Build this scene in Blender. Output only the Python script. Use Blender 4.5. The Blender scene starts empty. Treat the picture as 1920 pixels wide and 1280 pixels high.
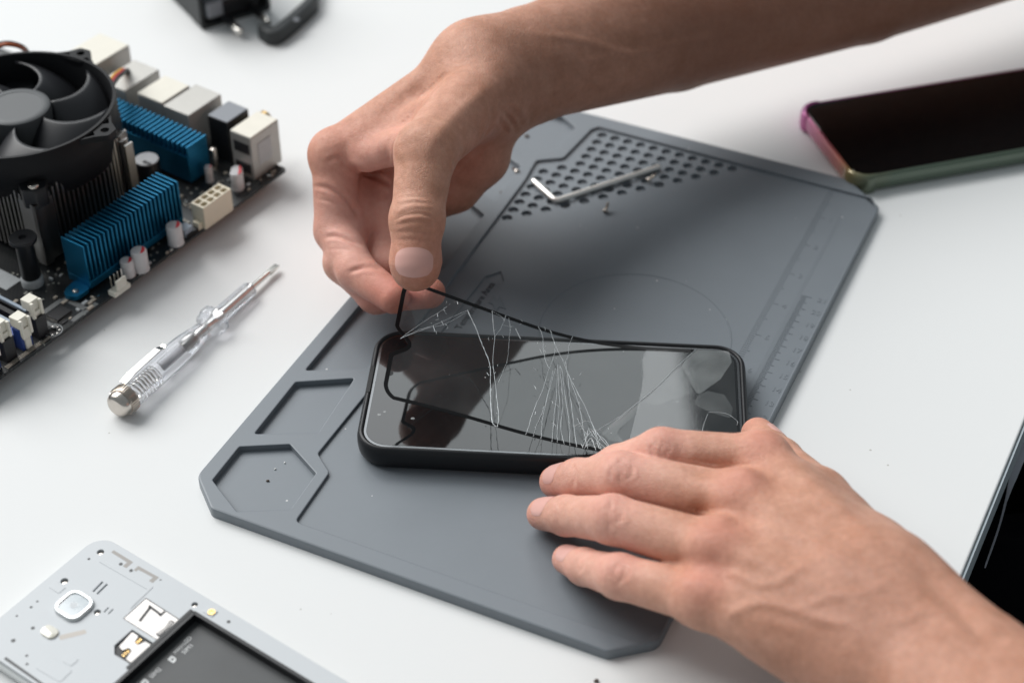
import bpy, bmesh, math, random
import numpy as np
from mathutils import Vector, geometry as mgeo

random.seed(7); rng = np.random.default_rng(7)
scene = bpy.context.scene
COL = scene.collection
MM = 0.001
PI = math.pi

# ------------------------------------------------------------------ camera model (millimetres; table top is z = 0)
F_PX = 3197.0
PITCH = math.radians(40.447); ROLL = math.radians(0.2588); CAM_H = 517.5
_c, _s = math.cos(PITCH), math.sin(PITCH)
FW = np.array([0, _c, -_s]); _r0 = np.array([1., 0, 0]); _u0 = np.array([0, _s, _c])
RT = math.cos(ROLL)*_r0 + math.sin(ROLL)*_u0
UP = -math.sin(ROLL)*_r0 + math.cos(ROLL)*_u0
CAM = np.array([0, 0, CAM_H])
def at(x, y, z):
    """surveyed point: photo position on the horizontal level z"""
    d = FW*F_PX + RT*(x-960) + UP*(640-y)
    return CAM + d*((z-CAM_H)/d[2])
def far(x, y, D):
    """surveyed point: photo position at distance D"""
    return CAM + (FW*F_PX + RT*(x-960) + UP*(640-y))*(D/F_PX)
def seen(P):
    q = np.asarray(P)-CAM; D = q @ FW
    return 960+F_PX*(q @ RT)/D, 640-F_PX*(q @ UP)/D

# ------------------------------------------------------------------ materials
def nt(m): return m.node_tree.nodes, m.node_tree.links
def mat(name, col, rough=.5, metal=0., spec=.5, coat=0., coat_r=.05, noise=0., nscale=60, bump=0., bscale=800, rvar=0., sub=0., alpha=1., trans=0., ior=1.45, aniso=0.):
    m = bpy.data.materials.new(name); m.use_nodes = True
    N, L = nt(m); b = N['Principled BSDF']
    b.inputs['Base Color'].default_value = (*col, 1); b.inputs['Roughness'].default_value = rough
    b.inputs['Metallic'].default_value = metal; b.inputs['Specular IOR Level'].default_value = spec
    b.inputs['Coat Weight'].default_value = coat; b.inputs['Coat Roughness'].default_value = coat_r
    b.inputs['Transmission Weight'].default_value = trans; b.inputs['IOR'].default_value = ior
    tc = N.new('ShaderNodeTexCoord')
    if noise or rvar:
        n = N.new('ShaderNodeTexNoise'); n.inputs['Scale'].default_value = nscale; n.inputs['Detail'].default_value = 6; n.inputs['Roughness'].default_value = .65
        L.new(tc.outputs['Object'], n.inputs['Vector'])
        if noise:
            mx = N.new('ShaderNodeMix'); mx.data_type = 'RGBA'
            mx.inputs['A'].default_value = (*[c*(1-noise) for c in col], 1); mx.inputs['B'].default_value = (*[min(1, c*(1+noise)) for c in col], 1)
            L.new(n.outputs['Fac'], mx.inputs['Factor']); L.new(mx.outputs['Result'], b.inputs['Base Color'])
        if rvar:
            mr = N.new('ShaderNodeMapRange'); mr.inputs['To Min'].default_value = max(0, rough-rvar); mr.inputs['To Max'].default_value = rough+rvar
            L.new(n.outputs['Fac'], mr.inputs['Value']); L.new(mr.outputs['Result'], b.inputs['Roughness'])
    if bump:
        n2 = N.new('ShaderNodeTexNoise'); n2.inputs['Scale'].default_value = bscale; n2.inputs['Detail'].default_value = 3
        L.new(tc.outputs['Object'], n2.inputs['Vector'])
        bp = N.new('ShaderNodeBump'); bp.inputs['Strength'].default_value = bump; bp.inputs['Distance'].default_value = .0004
        L.new(n2.outputs['Fac'], bp.inputs['Height']); L.new(bp.outputs['Normal'], b.inputs['Normal'])
    return m

def speck(m, col, scale, thresh, rough=None):
    """sparse specks (dust, crumbs, printed dots) mixed over a material's base colour"""
    N, L = nt(m); b = N['Principled BSDF']
    tc = N.new('ShaderNodeTexCoord')
    v = N.new('ShaderNodeTexVoronoi'); v.inputs['Scale'].default_value = scale
    L.new(tc.outputs['Object'], v.inputs['Vector'])
    sep = N.new('ShaderNodeSeparateColor'); L.new(v.outputs['Color'], sep.inputs['Color'])
    gt = N.new('ShaderNodeMath'); gt.operation = 'GREATER_THAN'; gt.inputs[1].default_value = thresh; L.new(sep.outputs['Red'], gt.inputs[0])
    mu0 = N.new('ShaderNodeMath'); mu0.operation = 'MULTIPLY'; mu0.inputs[1].default_value = .2; L.new(sep.outputs['Green'], mu0.inputs[0])
    lt = N.new('ShaderNodeMath'); lt.operation = 'LESS_THAN'; L.new(v.outputs['Distance'], lt.inputs[0]); L.new(mu0.outputs[0], lt.inputs[1])
    mu = N.new('ShaderNodeMath'); mu.operation = 'MULTIPLY'; L.new(gt.outputs[0], mu.inputs[0]); L.new(lt.outputs[0], mu.inputs[1])
    mx = N.new('ShaderNodeMix'); mx.data_type = 'RGBA'
    src = b.inputs['Base Color']
    if src.is_linked: L.new(src.links[0].from_socket, mx.inputs['A'])
    else: mx.inputs['A'].default_value = src.default_value
    mx.inputs['B'].default_value = (*col, 1)
    L.new(mu.outputs[0], mx.inputs['Factor']); L.new(mx.outputs['Result'], b.inputs['Base Color'])
    return m

M = {}
M['table'] = speck(mat('white_laminate', (.80, .808, .805), .6, spec=.1, noise=.012, nscale=14, bump=.05, bscale=900, rvar=.05), (.55, .54, .52), 330, .988)
M['table_edge'] = mat('edge_band', (.55, .62, .66), .35)
M['floor'] = mat('dark_floor', (.02, .02, .021), .6, noise=.3, nscale=8)
M['mat'] = speck(mat('grey_silicone', (.172, .194, .216), .43, spec=.55, noise=.085, nscale=30, bump=.05, bscale=2500, rvar=.04), (.55, .55, .55), 420, .986)
M['mat_mark'] = mat('grey_silicone_relief', (.158, .18, .2), .46, spec=.4)
M['case'] = mat('black_rubber', (.010, .011, .013), .42, spec=.4, bump=.04, bscale=3000)
M['frame'] = mat('dark_metal_band', (.16, .165, .17), .22, metal=1.)
M['screen'] = mat('dark_glass', (.006, .007, .008), .05, spec=.6, coat=.5, coat_r=.02)
M['screen_far'] = mat('dark_glass_far', (.003, .0035, .004), .06, spec=.22)
M['key'] = mat('satin_steel', (.86, .84, .80), .40, metal=1., noise=.06, nscale=300)
M['mat_letter'] = mat('moulded_letters', (.085, .094, .105), .5)
M['bezel'] = mat('black_bezel', (.003, .003, .0035), .3, spec=.3)
M['blackplastic'] = mat('black_plastic', (.012, .013, .015), .38, spec=.45, noise=.15, nscale=90)
M['blade'] = mat('blade_plastic', (.017, .018, .021), .4, spec=.4, noise=.1, nscale=60)
M['fanplastic'] = mat('fan_plastic', (.007, .0075, .009), .5, spec=.22, noise=.1, nscale=60, bump=.03, bscale=1500)
M['hubsticker'] = mat('hub_plastic', (.085, .09, .094), .5, noise=.05, nscale=50)
M['alu'] = mat('fin_aluminium', (.42, .41, .39), .36, metal=1., noise=.12, nscale=120)
M['steel'] = mat('bright_steel', (.72, .70, .66), .22, metal=1., noise=.08, nscale=200)
M['nickel'] = mat('nickel', (.62, .57, .52), .25, metal=1., noise=.1, nscale=300)
M['gold'] = mat('brass_contact', (.62, .42, .18), .3, metal=1.)
M['tin'] = mat('tinned_shell', (.42, .41, .385), .5, metal=.5, noise=.08, nscale=150)
M['blue'] = mat('blue_anodised', (.012, .17, .32), .33, metal=.75, noise=.1, nscale=120)
M['cream'] = mat('cream_nylon', (.70, .63, .49), .45, noise=.06, nscale=150)
M['ivory'] = mat('ivory_nylon', (.74, .71, .62), .45, noise=.06, nscale=150)
M['white'] = mat('white_print', (.75, .75, .73), .5)
M['capwhite'] = mat('capacitor_sleeve', (.66, .64, .64), .35, noise=.05, nscale=300)
M['capgrey'] = mat('capacitor_top', (.50, .50, .51), .4, noise=.1, nscale=300)
M['red'] = mat('red_print', (.55, .03, .04), .45)
M['bluesocket'] = mat('blue_socket', (.02, .05, .22), .45)
M['greyblue'] = mat('grey_socket', (.30, .36, .43), .45)
M['chip'] = mat('epoxy_chip', (.016, .016, .018), .45, noise=.2, nscale=400)
M['label'] = mat('paper_label', (.42, .44, .45), .6, noise=.25, nscale=900)
M['boardprint'] = mat('board_print', (.16, .165, .165), .55, noise=.5, nscale=900)
M['ceramic'] = mat('solder_ends', (.42, .37, .31), .35, noise=.3, nscale=2000)
M['hole'] = mat('socket_hole', (.30, .21, .10), .6)
M['wirered'] = mat('red_wire', (.45, .03, .04), .4)
M['wireyellow'] = mat('yellow_wire', (.7, .38, .04), .4)
M['wireblack'] = mat('black_wire', (.012, .012, .012), .4)
M['wireorange'] = mat('orange_wire', (.42, .09, .02), .4)
M['phonewhite'] = mat('grey_chassis', (.53, .555, .575), .42, spec=.45, noise=.02, nscale=60)
M['phonerim'] = mat('silver_rim', (.62, .64, .64), .28, metal=.7)
M['bay'] = mat('battery_bay', (.055, .058, .06), .45, noise=.25, nscale=40)
M['print'] = mat('grey_print', (.72, .73, .73), .5)
M['lens'] = mat('lens_cover', (.34, .39, .42), .15, coat=.6)
M['flash'] = mat('flash_window', (.62, .60, .52), .12, coat=.8)
M['foil'] = mat('card_slot_steel', (.56, .535, .515), .42, metal=.4, noise=.04, nscale=200)
M['scratch'] = mat('antenna_trace', (.33, .31, .29), .5)
M['adapter'] = mat('matt_black_shell', (.030, .034, .036), .5, spec=.4, bump=.05, bscale=2000)
M['adapterlip'] = mat('grey_latch', (.22, .235, .26), .45)
M['trousers'] = mat('black_cloth', (.004, .004, .005), .95, spec=.05, bump=.5, bscale=900)
M['hem'] = mat('pale_cloth', (.50, .52, .58), .8, bump=.3, bscale=700)
M['nail'] = mat('fingernail', (.67, .385, .335), .36, spec=.3, coat=.05, noise=.05, nscale=250)
M['naillip'] = mat('nail_edge', (.66, .55, .48), .35)
M['crack'] = mat('crack_face', (.70, .74, .76), .25, spec=.8)
M['crumb'] = mat('brown_crumb', (.10, .075, .06), .8)

# screen glass: dark, smeared, dusty
def glass_film():
    m = bpy.data.materials.new('cracked_film'); m.use_nodes = True; N, L = nt(m); N.clear()
    out = N.new('ShaderNodeOutputMaterial'); tr = N.new('ShaderNodeBsdfTransparent'); gl = N.new('ShaderNodeBsdfGlossy'); df = N.new('ShaderNodeBsdfDiffuse')
    tr.inputs['Color'].default_value = (.93, .95, .95, 1); gl.inputs['Roughness'].default_value = .03; df.inputs['Color'].default_value = (.6, .6, .6, 1)
    fr = N.new('ShaderNodeFresnel'); ge = N.new('ShaderNodeNewGeometry'); io_ = N.new('ShaderNodeMapRange'); io_.inputs['To Min'].default_value = 1.55; io_.inputs['To Max'].default_value = 1/1.55; L.new(ge.outputs['Backfacing'], io_.inputs['Value']); L.new(io_.outputs[0], fr.inputs['IOR'])
    m1 = N.new('ShaderNodeMixShader'); m2 = N.new('ShaderNodeMixShader')
    tc = N.new('ShaderNodeTexCoord'); v = N.new('ShaderNodeTexVoronoi'); v.inputs['Scale'].default_value = 260; L.new(tc.outputs['Object'], v.inputs['Vector'])
    sep = N.new('ShaderNodeSeparateColor'); L.new(v.outputs['Color'], sep.inputs['Color'])
    gt = N.new('ShaderNodeMath'); gt.operation = 'GREATER_THAN'; gt.inputs[1].default_value = .93; L.new(sep.outputs['Red'], gt.inputs[0])
    th = N.new('ShaderNodeMath'); th.operation = 'MULTIPLY'; th.inputs[1].default_value = .09; L.new(sep.outputs['Green'], th.inputs[0])
    lt = N.new('ShaderNodeMath'); lt.operation = 'LESS_THAN'; L.new(v.outputs['Distance'], lt.inputs[0]); L.new(th.outputs[0], lt.inputs[1])
    mu = N.new('ShaderNodeMath'); mu.operation = 'MULTIPLY'; L.new(gt.outputs[0], mu.inputs[0]); L.new(lt.outputs[0], mu.inputs[1])
    n = N.new('ShaderNodeTexNoise'); n.inputs['Scale'].default_value = 45; n.inputs['Detail'].default_value = 6; L.new(tc.outputs['Object'], n.inputs['Vector'])
    mr = N.new('ShaderNodeMapRange'); mr.inputs['From Min'].default_value = .45; mr.inputs['From Max'].default_value = .8; mr.inputs['To Min'].default_value = .010; mr.inputs['To Max'].default_value = .045; L.new(n.outputs['Fac'], mr.inputs['Value'])
    mx = N.new('ShaderNodeMath'); mx.operation = 'MAXIMUM'; L.new(mu.outputs[0], mx.inputs[0]); L.new(mr.outputs['Result'], mx.inputs[1])
    L.new(fr.outputs[0], m1.inputs[0]); L.new(tr.outputs[0], m1.inputs[1]); L.new(gl.outputs[0], m1.inputs[2])
    L.new(mx.outputs[0], m2.inputs[0]); L.new(m1.outputs[0], m2.inputs[1]); L.new(df.outputs[0], m2.inputs[2]); L.new(m2.outputs[0], out.inputs['Surface'])
    return m
M['film'] = glass_film()
def frosted(name, fac, col=(.7, .72, .72)):
    m = bpy.data.materials.new(name); m.use_nodes = True; N, L = nt(m); N.clear()
    out = N.new('ShaderNodeOutputMaterial'); tr = N.new('ShaderNodeBsdfTransparent'); p = N.new('ShaderNodeBsdfPrincipled'); mx = N.new('ShaderNodeMixShader')
    p.inputs['Base Color'].default_value = (*col, 1); p.inputs['Roughness'].default_value = .18
    tc = N.new('ShaderNodeTexCoord'); n = N.new('ShaderNodeTexNoise'); n.inputs['Scale'].default_value = 60; n.inputs['Detail'].default_value = 5; L.new(tc.outputs['Object'], n.inputs['Vector'])
    mr = N.new('ShaderNodeMapRange'); mr.inputs['From Min'].default_value = .3; mr.inputs['From Max'].default_value = .7; mr.inputs['To Min'].default_value = fac*.6; mr.inputs['To Max'].default_value = fac*1.3; L.new(n.outputs['Fac'], mr.inputs['Value'])
    L.new(mr.outputs['Result'], mx.inputs[0]); L.new(tr.outputs[0], mx.inputs[1]); L.new(p.outputs[0], mx.inputs[2]); L.new(mx.outputs[0], out.inputs['Surface'])
    return m
M['residue_and_sheen'] = frosted('adhesive_and_painted_sheen', .22)  # milky glue haze, used as well for a painted reflection on the screen
M['residue_and_sheen2'] = frosted('adhesive_haze_thin', .10)
def clear_plastic():
    m = bpy.data.materials.new('clear_acrylic'); m.use_nodes = True; N, L = nt(m); b = N['Principled BSDF']
    b.inputs['Base Color'].default_value = (.93, .94, .985, 1); b.inputs['Roughness'].default_value = .06; b.inputs['Transmission Weight'].default_value = 1; b.inputs['IOR'].default_value = 1.44
    # clear plastic lets light through to the table: shadow rays of thin clear plastic are softened by mixing plain transparency
    out = N['Material Output']; tr = N.new('ShaderNodeBsdfTransparent'); tr.inputs['Color'].default_value = (.93, .94, .97, 1); mx = N.new('ShaderNodeMixShader'); mx.inputs[0].default_value = .68
    L.new(tr.outputs[0], mx.inputs[1]); L.new(b.outputs[0], mx.inputs[2]); L.new(mx.outputs[0], out.inputs['Surface'])
    return m
M['clear'] = clear_plastic()
def irid():
    m = mat('iridescent_case', (.4, .2, .3), .2, metal=.35, coat=.6); N, L = nt(m); b = N['Principled BSDF']
    tc = N.new('ShaderNodeTexCoord'); sx = N.new('ShaderNodeSeparateXYZ'); L.new(tc.outputs['Object'], sx.inputs[0])
    mr = N.new('ShaderNodeMapRange'); mr.inputs['From Min'].default_value = -.004; mr.inputs['From Max'].default_value = .078; L.new(sx.outputs['Y'], mr.inputs['Value'])
    mr2 = N.new('ShaderNodeMapRange'); mr2.inputs['From Min'].default_value = 0.; mr2.inputs['From Max'].default_value = .16; mr2.inputs['To Min'].default_value = 0; mr2.inputs['To Max'].default_value = .35; L.new(sx.outputs['X'], mr2.inputs['Value'])
    ad = N.new('ShaderNodeMath'); ad.operation = 'SUBTRACT'; L.new(mr.outputs[0], ad.inputs[0]); L.new(mr2.outputs[0], ad.inputs[1])
    cr = N.new('ShaderNodeValToRGB'); e = cr.color_ramp.elements; e[0].position = 0; e[0].color = (.10, .14, .10, 1); e[1].position = 1; e[1].color = (.34, .03, .26, 1)
    for p, c in ((.14, (.22, .17, .07, 1)), (.3, (.55, .17, .13, 1)), (.6, (.50, .12, .20, 1)), (.85, (.45, .10, .30, 1))):
        k = e.new(p); k.color = c
    L.new(ad.outputs[0], cr.inputs[0]); L.new(cr.outputs[0], b.inputs['Base Color'])
    return m
M['irid'] = irid()
def pcb():
    m = mat('black_circuit_board', (.006, .007, .009), .35, spec=.5); N, L = nt(m); b = N['Principled BSDF']
    tc = N.new('ShaderNodeTexCoord'); mp = N.new('ShaderNodeMapping'); mp.inputs['Rotation'].default_value = (0, 0, math.radians(36)); L.new(tc.outputs['Object'], mp.inputs[0])
    br = N.new('ShaderNodeTexBrick'); br.inputs['Scale'].default_value = 190; br.inputs['Mortar Size'].default_value = .03; br.inputs['Color1'].default_value = (.006, .007, .009, 1); br.inputs['Color2'].default_value = (.010, .012, .014, 1); br.inputs['Mortar'].default_value = (.035, .037, .036, 1)
    L.new(mp.outputs[0], br.inputs['Vector'])
    v = N.new('ShaderNodeTexVoronoi'); v.inputs['Scale'].default_value = 420; L.new(tc.outputs['Object'], v.inputs['Vector'])
    sep = N.new('ShaderNodeSeparateColor'); L.new(v.outputs['Color'], sep.inputs[0])
    gt = N.new('ShaderNodeMath'); gt.operation = 'GREATER_THAN'; gt.inputs[1].default_value = .72; L.new(sep.outputs['Red'], gt.inputs[0])
    lt = N.new('ShaderNodeMath'); lt.operation = 'LESS_THAN'; lt.inputs[1].default_value = .3; L.new(v.outputs['Distance'], lt.inputs[0])
    n = N.new('ShaderNodeTexNoise'); n.inputs['Scale'].default_value = 45; L.new(tc.outputs['Object'], n.inputs['Vector'])
    g2 = N.new('ShaderNodeMath'); g2.operation = 'GREATER_THAN'; g2.inputs[1].default_value = .52; L.new(n.outputs['Fac'], g2.inputs[0])
    a = N.new('ShaderNodeMath'); a.operation = 'MULTIPLY'; L.new(gt.outputs[0], a.inputs[0]); L.new(lt.outputs[0], a.inputs[1])
    a2 = N.new('ShaderNodeMath'); a2.operation = 'MULTIPLY'; L.new(a.outputs[0], a2.inputs[0]); L.new(g2.outputs[0], a2.inputs[1])
    mx = N.new('ShaderNodeMix'); mx.data_type = 'RGBA'; mx.inputs['B'].default_value = (.30, .30, .27, 1)
    L.new(br.outputs['Color'], mx.inputs['A']); L.new(a2.outputs[0], mx.inputs['Factor']); L.new(mx.outputs['Result'], b.inputs['Base Color'])
    return m
M['pcb'] = pcb()
def skin():
    m = bpy.data.materials.new('skin'); m.use_nodes = True; N, L = nt(m); b = N['Principled BSDF']
    at_ = N.new('ShaderNodeAttribute'); at_.attribute_name = 'tone'
    sep = N.new('ShaderNodeSeparateColor'); L.new(at_.outputs['Color'], sep.inputs[0])
    tc = N.new('ShaderNodeTexCoord')
    n1 = N.new('ShaderNodeTexNoise'); n1.inputs['Scale'].default_value = 75; n1.inputs['Detail'].default_value = 8; n1.inputs['Roughness'].default_value = .7; L.new(tc.outputs['Object'], n1.inputs['Vector'])
    n2 = N.new('ShaderNodeTexNoise'); n2.inputs['Scale'].default_value = 420; n2.inputs['Detail'].default_value = 4; n2.inputs['Roughness'].default_value = .7; L.new(tc.outputs['Object'], n2.inputs['Vector'])
    base = N.new('ShaderNodeMix'); base.data_type = 'RGBA'; base.inputs['A'].default_value = (.465, .222, .140, 1); base.inputs['B'].default_value = (.645, .345, .245, 1)
    mrn = N.new('ShaderNodeMapRange'); mrn.inputs['From Min'].default_value = .33; mrn.inputs['From Max'].default_value = .67; L.new(n1.outputs['Fac'], mrn.inputs['Value']); L.new(mrn.outputs[0], base.inputs['Factor'])
    redm = N.new('ShaderNodeMix'); redm.data_type = 'RGBA'; redm.inputs['B'].default_value = (.64, .225, .175, 1); L.new(base.outputs['Result'], redm.inputs['A']); L.new(sep.outputs['Red'], redm.inputs['Factor'])
    palm = N.new('ShaderNodeMix'); palm.data_type = 'RGBA'; palm.inputs['B'].default_value = (.78, .45, .375, 1); L.new(redm.outputs['Result'], palm.inputs['A']); L.new(sep.outputs['Green'], palm.inputs['Factor'])
    tan = N.new('ShaderNodeMix'); tan.data_type = 'RGBA'; tan.inputs['B'].default_value = (.20, .078, .045, 1); L.new(palm.outputs['Result'], tan.inputs['A']); L.new(sep.outputs['Blue'], tan.inputs['Factor'])  # forearm tan, darkened further to paint in its shade
    mott = N.new('ShaderNodeMix'); mott.data_type = 'RGBA'; mott.blend_type = 'OVERLAY'; mott.inputs['Factor'].default_value = .32; L.new(tan.outputs['Result'], mott.inputs['A']); L.new(n2.outputs['Color'], mott.inputs['B'])
    hs = N.new('ShaderNodeRGBToBW'); L.new(n2.outputs['Color'], hs.inputs[0]); cm = N.new('ShaderNodeCombineColor')
    for i in range(3): L.new(hs.outputs[0], cm.inputs[i])
    L.new(cm.outputs[0], mott.inputs['B'])
    L.new(mott.outputs['Result'], b.inputs['Base Color'])
    b.inputs['Subsurface Weight'].default_value = .28; b.inputs['Subsurface Radius'].default_value = (1, .32, .18); b.inputs['Subsurface Scale'].default_value = .0022
    b.inputs['Specular IOR Level'].default_value = .38
    mr = N.new('ShaderNodeMapRange'); mr.inputs['To Min'].default_value = .40; mr.inputs['To Max'].default_value = .62; L.new(n2.outputs['Fac'], mr.inputs['Value']); L.new(mr.outputs[0], b.inputs['Roughness'])
    # fine criss-cross skin lines
    v = N.new('ShaderNodeTexVoronoi'); v.feature = 'DISTANCE_TO_EDGE'; v.inputs['Scale'].default_value = 900; v.inputs['Randomness'].default_value = 1.
    nd = N.new('ShaderNodeTexNoise'); nd.inputs['Scale'].default_value = 160; L.new(tc.outputs['Object'], nd.inputs['Vector'])
    L.new(tc.outputs['Object'], v.inputs['Vector'])
    mr2 = N.new('ShaderNodeMapRange'); mr2.inputs['From Max'].default_value = .12; L.new(v.outputs['Distance'], mr2.inputs['Value'])
    n3 = N.new('ShaderNodeTexNoise'); n3.inputs['Scale'].default_value = 260; n3.inputs['Detail'].default_value = 4; L.new(tc.outputs['Object'], n3.inputs['Vector'])
    ad = N.new('ShaderNodeMath'); ad.operation = 'MULTIPLY_ADD'; ad.inputs[1].default_value = .45; L.new(mr2.outputs[0], ad.inputs[0]); L.new(n3.outputs['Fac'], ad.inputs[2])
    bp = N.new('ShaderNodeBump'); bp.inputs['Strength'].default_value = .6; bp.inputs['Distance'].default_value = .00045; L.new(ad.outputs[0], bp.inputs['Height']); L.new(bp.outputs[0], b.inputs['Normal'])
    return m
M['skin'] = skin()

# ------------------------------------------------------------------ object helpers
ORG = {}
def thing(name, label, cat, loc, group=None):
    o = bpy.data.objects.new(name, None); COL.objects.link(o); o.empty_display_size = .01
    o.location = Vector(loc)*MM; ORG[o.name] = np.array(loc, float)
    o['label'] = label; o['category'] = cat
    if group: o['group'] = group
    return o
def tag(o, label, cat, group=None):
    o['label'] = label; o['category'] = cat
    if group: o['group'] = group
    return o
def root(o):
    while o.parent: o = o.parent
    return o
class Frame:
    def __init__(s, o, ex, ey, ez=(0, 0, 1)):
        s.o = np.array(o, float); s.m = np.array([ex, ey, ez], float)
    def __call__(s, p): return s.o + np.asarray(p, float) @ s.m
def frame2(o, deg, z=0):
    a = math.radians(deg); return Frame((o[0], o[1], z), (math.cos(a), math.sin(a), 0), (-math.sin(a), math.cos(a), 0))
def axis_frame(p, q):
    """frame whose x axis runs from p to q"""
    p = np.array(p, float); q = np.array(q, float); x = (q-p)/np.linalg.norm(q-p)
    h = np.array([0, 0, 1.]) if abs(x[2]) < .95 else np.array([1., 0, 0])
    y = np.cross(h, x); y /= np.linalg.norm(y); z = np.cross(x, y)
    return Frame(p, x, y, z)
W = Frame((0, 0, 0), (1, 0, 0), (0, 1, 0))
class MB:
    def __init__(s): s.v = []; s.f = []; s.n = 0
    def add(s, V, Fc):
        s.v.append(np.asarray(V, float).reshape(-1, 3)); s.f += [tuple(int(i)+s.n for i in f) for f in Fc]; s.n += len(s.v[-1]); return s
    def box(s, F, x0, x1, y0, y1, z0, z1):
        V = [(x, y, z) for z in (z0, z1) for x, y in ((x0, y0), (x1, y0), (x1, y1), (x0, y1))]
        return s.add(F(V), [(3, 2, 1, 0), (4, 5, 6, 7), (0, 1, 5, 4), (1, 2, 6, 5), (2, 3, 7, 6), (3, 0, 4, 7)])
    def loft(s, loops, caps=(True, True), closed=True):
        n = len(loops[0]); V = np.concatenate([np.asarray(l, float) for l in loops]); Fc = []
        for k in range(len(loops)-1):
            for i in range(n if closed else n-1):
                j = (i+1) % n; Fc.append((k*n+i, k*n+j, (k+1)*n+j, (k+1)*n+i))
        if caps[0]: Fc.append(tuple(range(n-1, -1, -1)))
        if caps[1]: Fc.append(tuple((len(loops)-1)*n+i for i in range(n)))
        return s.add(V, Fc)
    def prism(s, F, poly, z0, z1, bev=0., ibev=0.):
        """extruded outline with a small rounded top edge"""
        P = np.asarray(poly, float); L = [F(np.c_[P, np.full(len(P), z0)])]
        if bev:
            for a in (0, 30, 60, 90):
                r = math.radians(a); L.append(F(np.c_[inset(P, bev*(1-math.cos(r))), np.full(len(P), z1-bev+bev*math.sin(r))]))
        else: L.append(F(np.c_[P, np.full(len(P), z1)]))
        return s.loft(L)
    def cyl(s, F, cx, cy, r, z0, z1, n=24, r1=None, bev=0.):
        a = np.linspace(0, 2*PI, n, endpoint=False); r1 = r if r1 is None else r1
        ring = lambda rr, z: F(np.c_[cx+rr*np.cos(a), cy+rr*np.sin(a), np.full(n, z)])
        L = [ring(r, z0)]
        if bev: L += [ring(r1, z1-bev), ring(r1-bev*.3, z1-bev*.3), ring(r1-bev, z1)]
        else: L.append(ring(r1, z1))
        return s.loft(L)
    def lathe(s, F, prof, n=32, caps=(True, True)):
        """profile of (x along axis, radius)"""
        a = np.linspace(0, 2*PI, n, endpoint=False)
        return s.loft([F(np.c_[np.full(n, x), r*np.cos(a), r*np.sin(a)]) for x, r in prof], caps)
    def tube(s, pts, r, n=8, caps=(True, True)):
        P = np.asarray(pts, float); k = len(P); R = np.full(k, r) if np.isscalar(r) else np.asarray(r)
        T = np.gradient(P, axis=0); T /= np.linalg.norm(T, axis=1)[:, None]+1e-12
        up = np.array([0, 0, 1.]); u = np.cross(T[0], up)
        if np.linalg.norm(u) < 1e-3: u = np.cross(T[0], [1., 0, 0])
        u /= np.linalg.norm(u); L = []
        a = np.linspace(0, 2*PI, n, endpoint=False)
        for i in range(k):
            u = u-T[i]*(u @ T[i]); u /= np.linalg.norm(u); w = np.cross(T[i], u)
            L.append(P[i]+R[i]*(np.cos(a)[:, None]*u+np.sin(a)[:, None]*w))
        return s.loft(L, caps)
    def holed(s, F, outer, holes, z0, z1):
        """flat plate with holes through it"""
        loops = [np.asarray(outer, float)]+[np.asarray(h, float) for h in holes]
        V2 = []; E = []
        for l in loops:
            b = len(V2); V2 += [Vector((float(p[0]), float(p[1]))) for p in l]; E += [(b+i, b+(i+1) % len(l)) for i in range(len(l))]
        vo, eo, fo, *_ = mgeo.delaunay_2d_cdt(V2, E, [], 0, 1e-5)
        keep = []
        for f in fo:
            c = np.mean([vo[i] for i in f], axis=0)
            if inside(loops[0], c) and not any(inside(h, c) for h in loops[1:]): keep.append(tuple(f))
        vo = np.array(vo)
        s.add(F(np.c_[vo, np.full(len(vo), z1)]), keep); s.add(F(np.c_[vo, np.full(len(vo), z0)]), [f[::-1] for f in keep])
        for l in loops: s.loft([F(np.c_[l, np.full(len(l), z0)]), F(np.c_[l, np.full(len(l), z1)])], (False, False))
        return s
    def build(s, name, m, parent=None, smooth=30, bev=0., seg=2, loc=None):
        V = np.concatenate(s.v) if s.v else np.zeros((0, 3))
        o0 = ORG[root(parent).name] if parent else np.array(loc if loc is not None else (V.min(0)+V.max(0))/2*np.array([1, 1, 0])+np.array([0, 0, V[:, 2].min()]), float)
        me = bpy.data.meshes.new(name); me.from_pydata(((V-o0)*MM).tolist(), [], s.f); me.update()
        bm = bmesh.new(); bm.from_mesh(me); bmesh.ops.recalc_face_normals(bm, faces=bm.faces); bm.to_mesh(me); bm.free()
        o = bpy.data.objects.new(name, me); COL.objects.link(o)
        if m: me.materials.append(M[m] if isinstance(m, str) else m)
        if parent: o.parent = parent
        else: o.location = Vector(o0)*MM; ORG[o.name] = o0
        if smooth:
            me.polygons.foreach_set('use_smooth', [True]*len(me.polygons)); me.set_sharp_from_angle(angle=math.radians(smooth))
        if bev:
            b = o.modifiers.new('edge', 'BEVEL'); b.width = bev*MM; b.segments = seg; b.limit_method = 'ANGLE'; b.angle_limit = math.radians(40)
        return o
def inside(poly, p):
    x, y = p[0], p[1]; P = np.asarray(poly); x0, y0 = P[:, 0], P[:, 1]; x1, y1 = np.roll(x0, -1), np.roll(y0, -1)
    c = ((y0 > y) != (y1 > y)) & (x < (x1-x0)*(y-y0)/(y1-y0+1e-30)+x0)
    return bool(c.sum() & 1)
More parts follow.
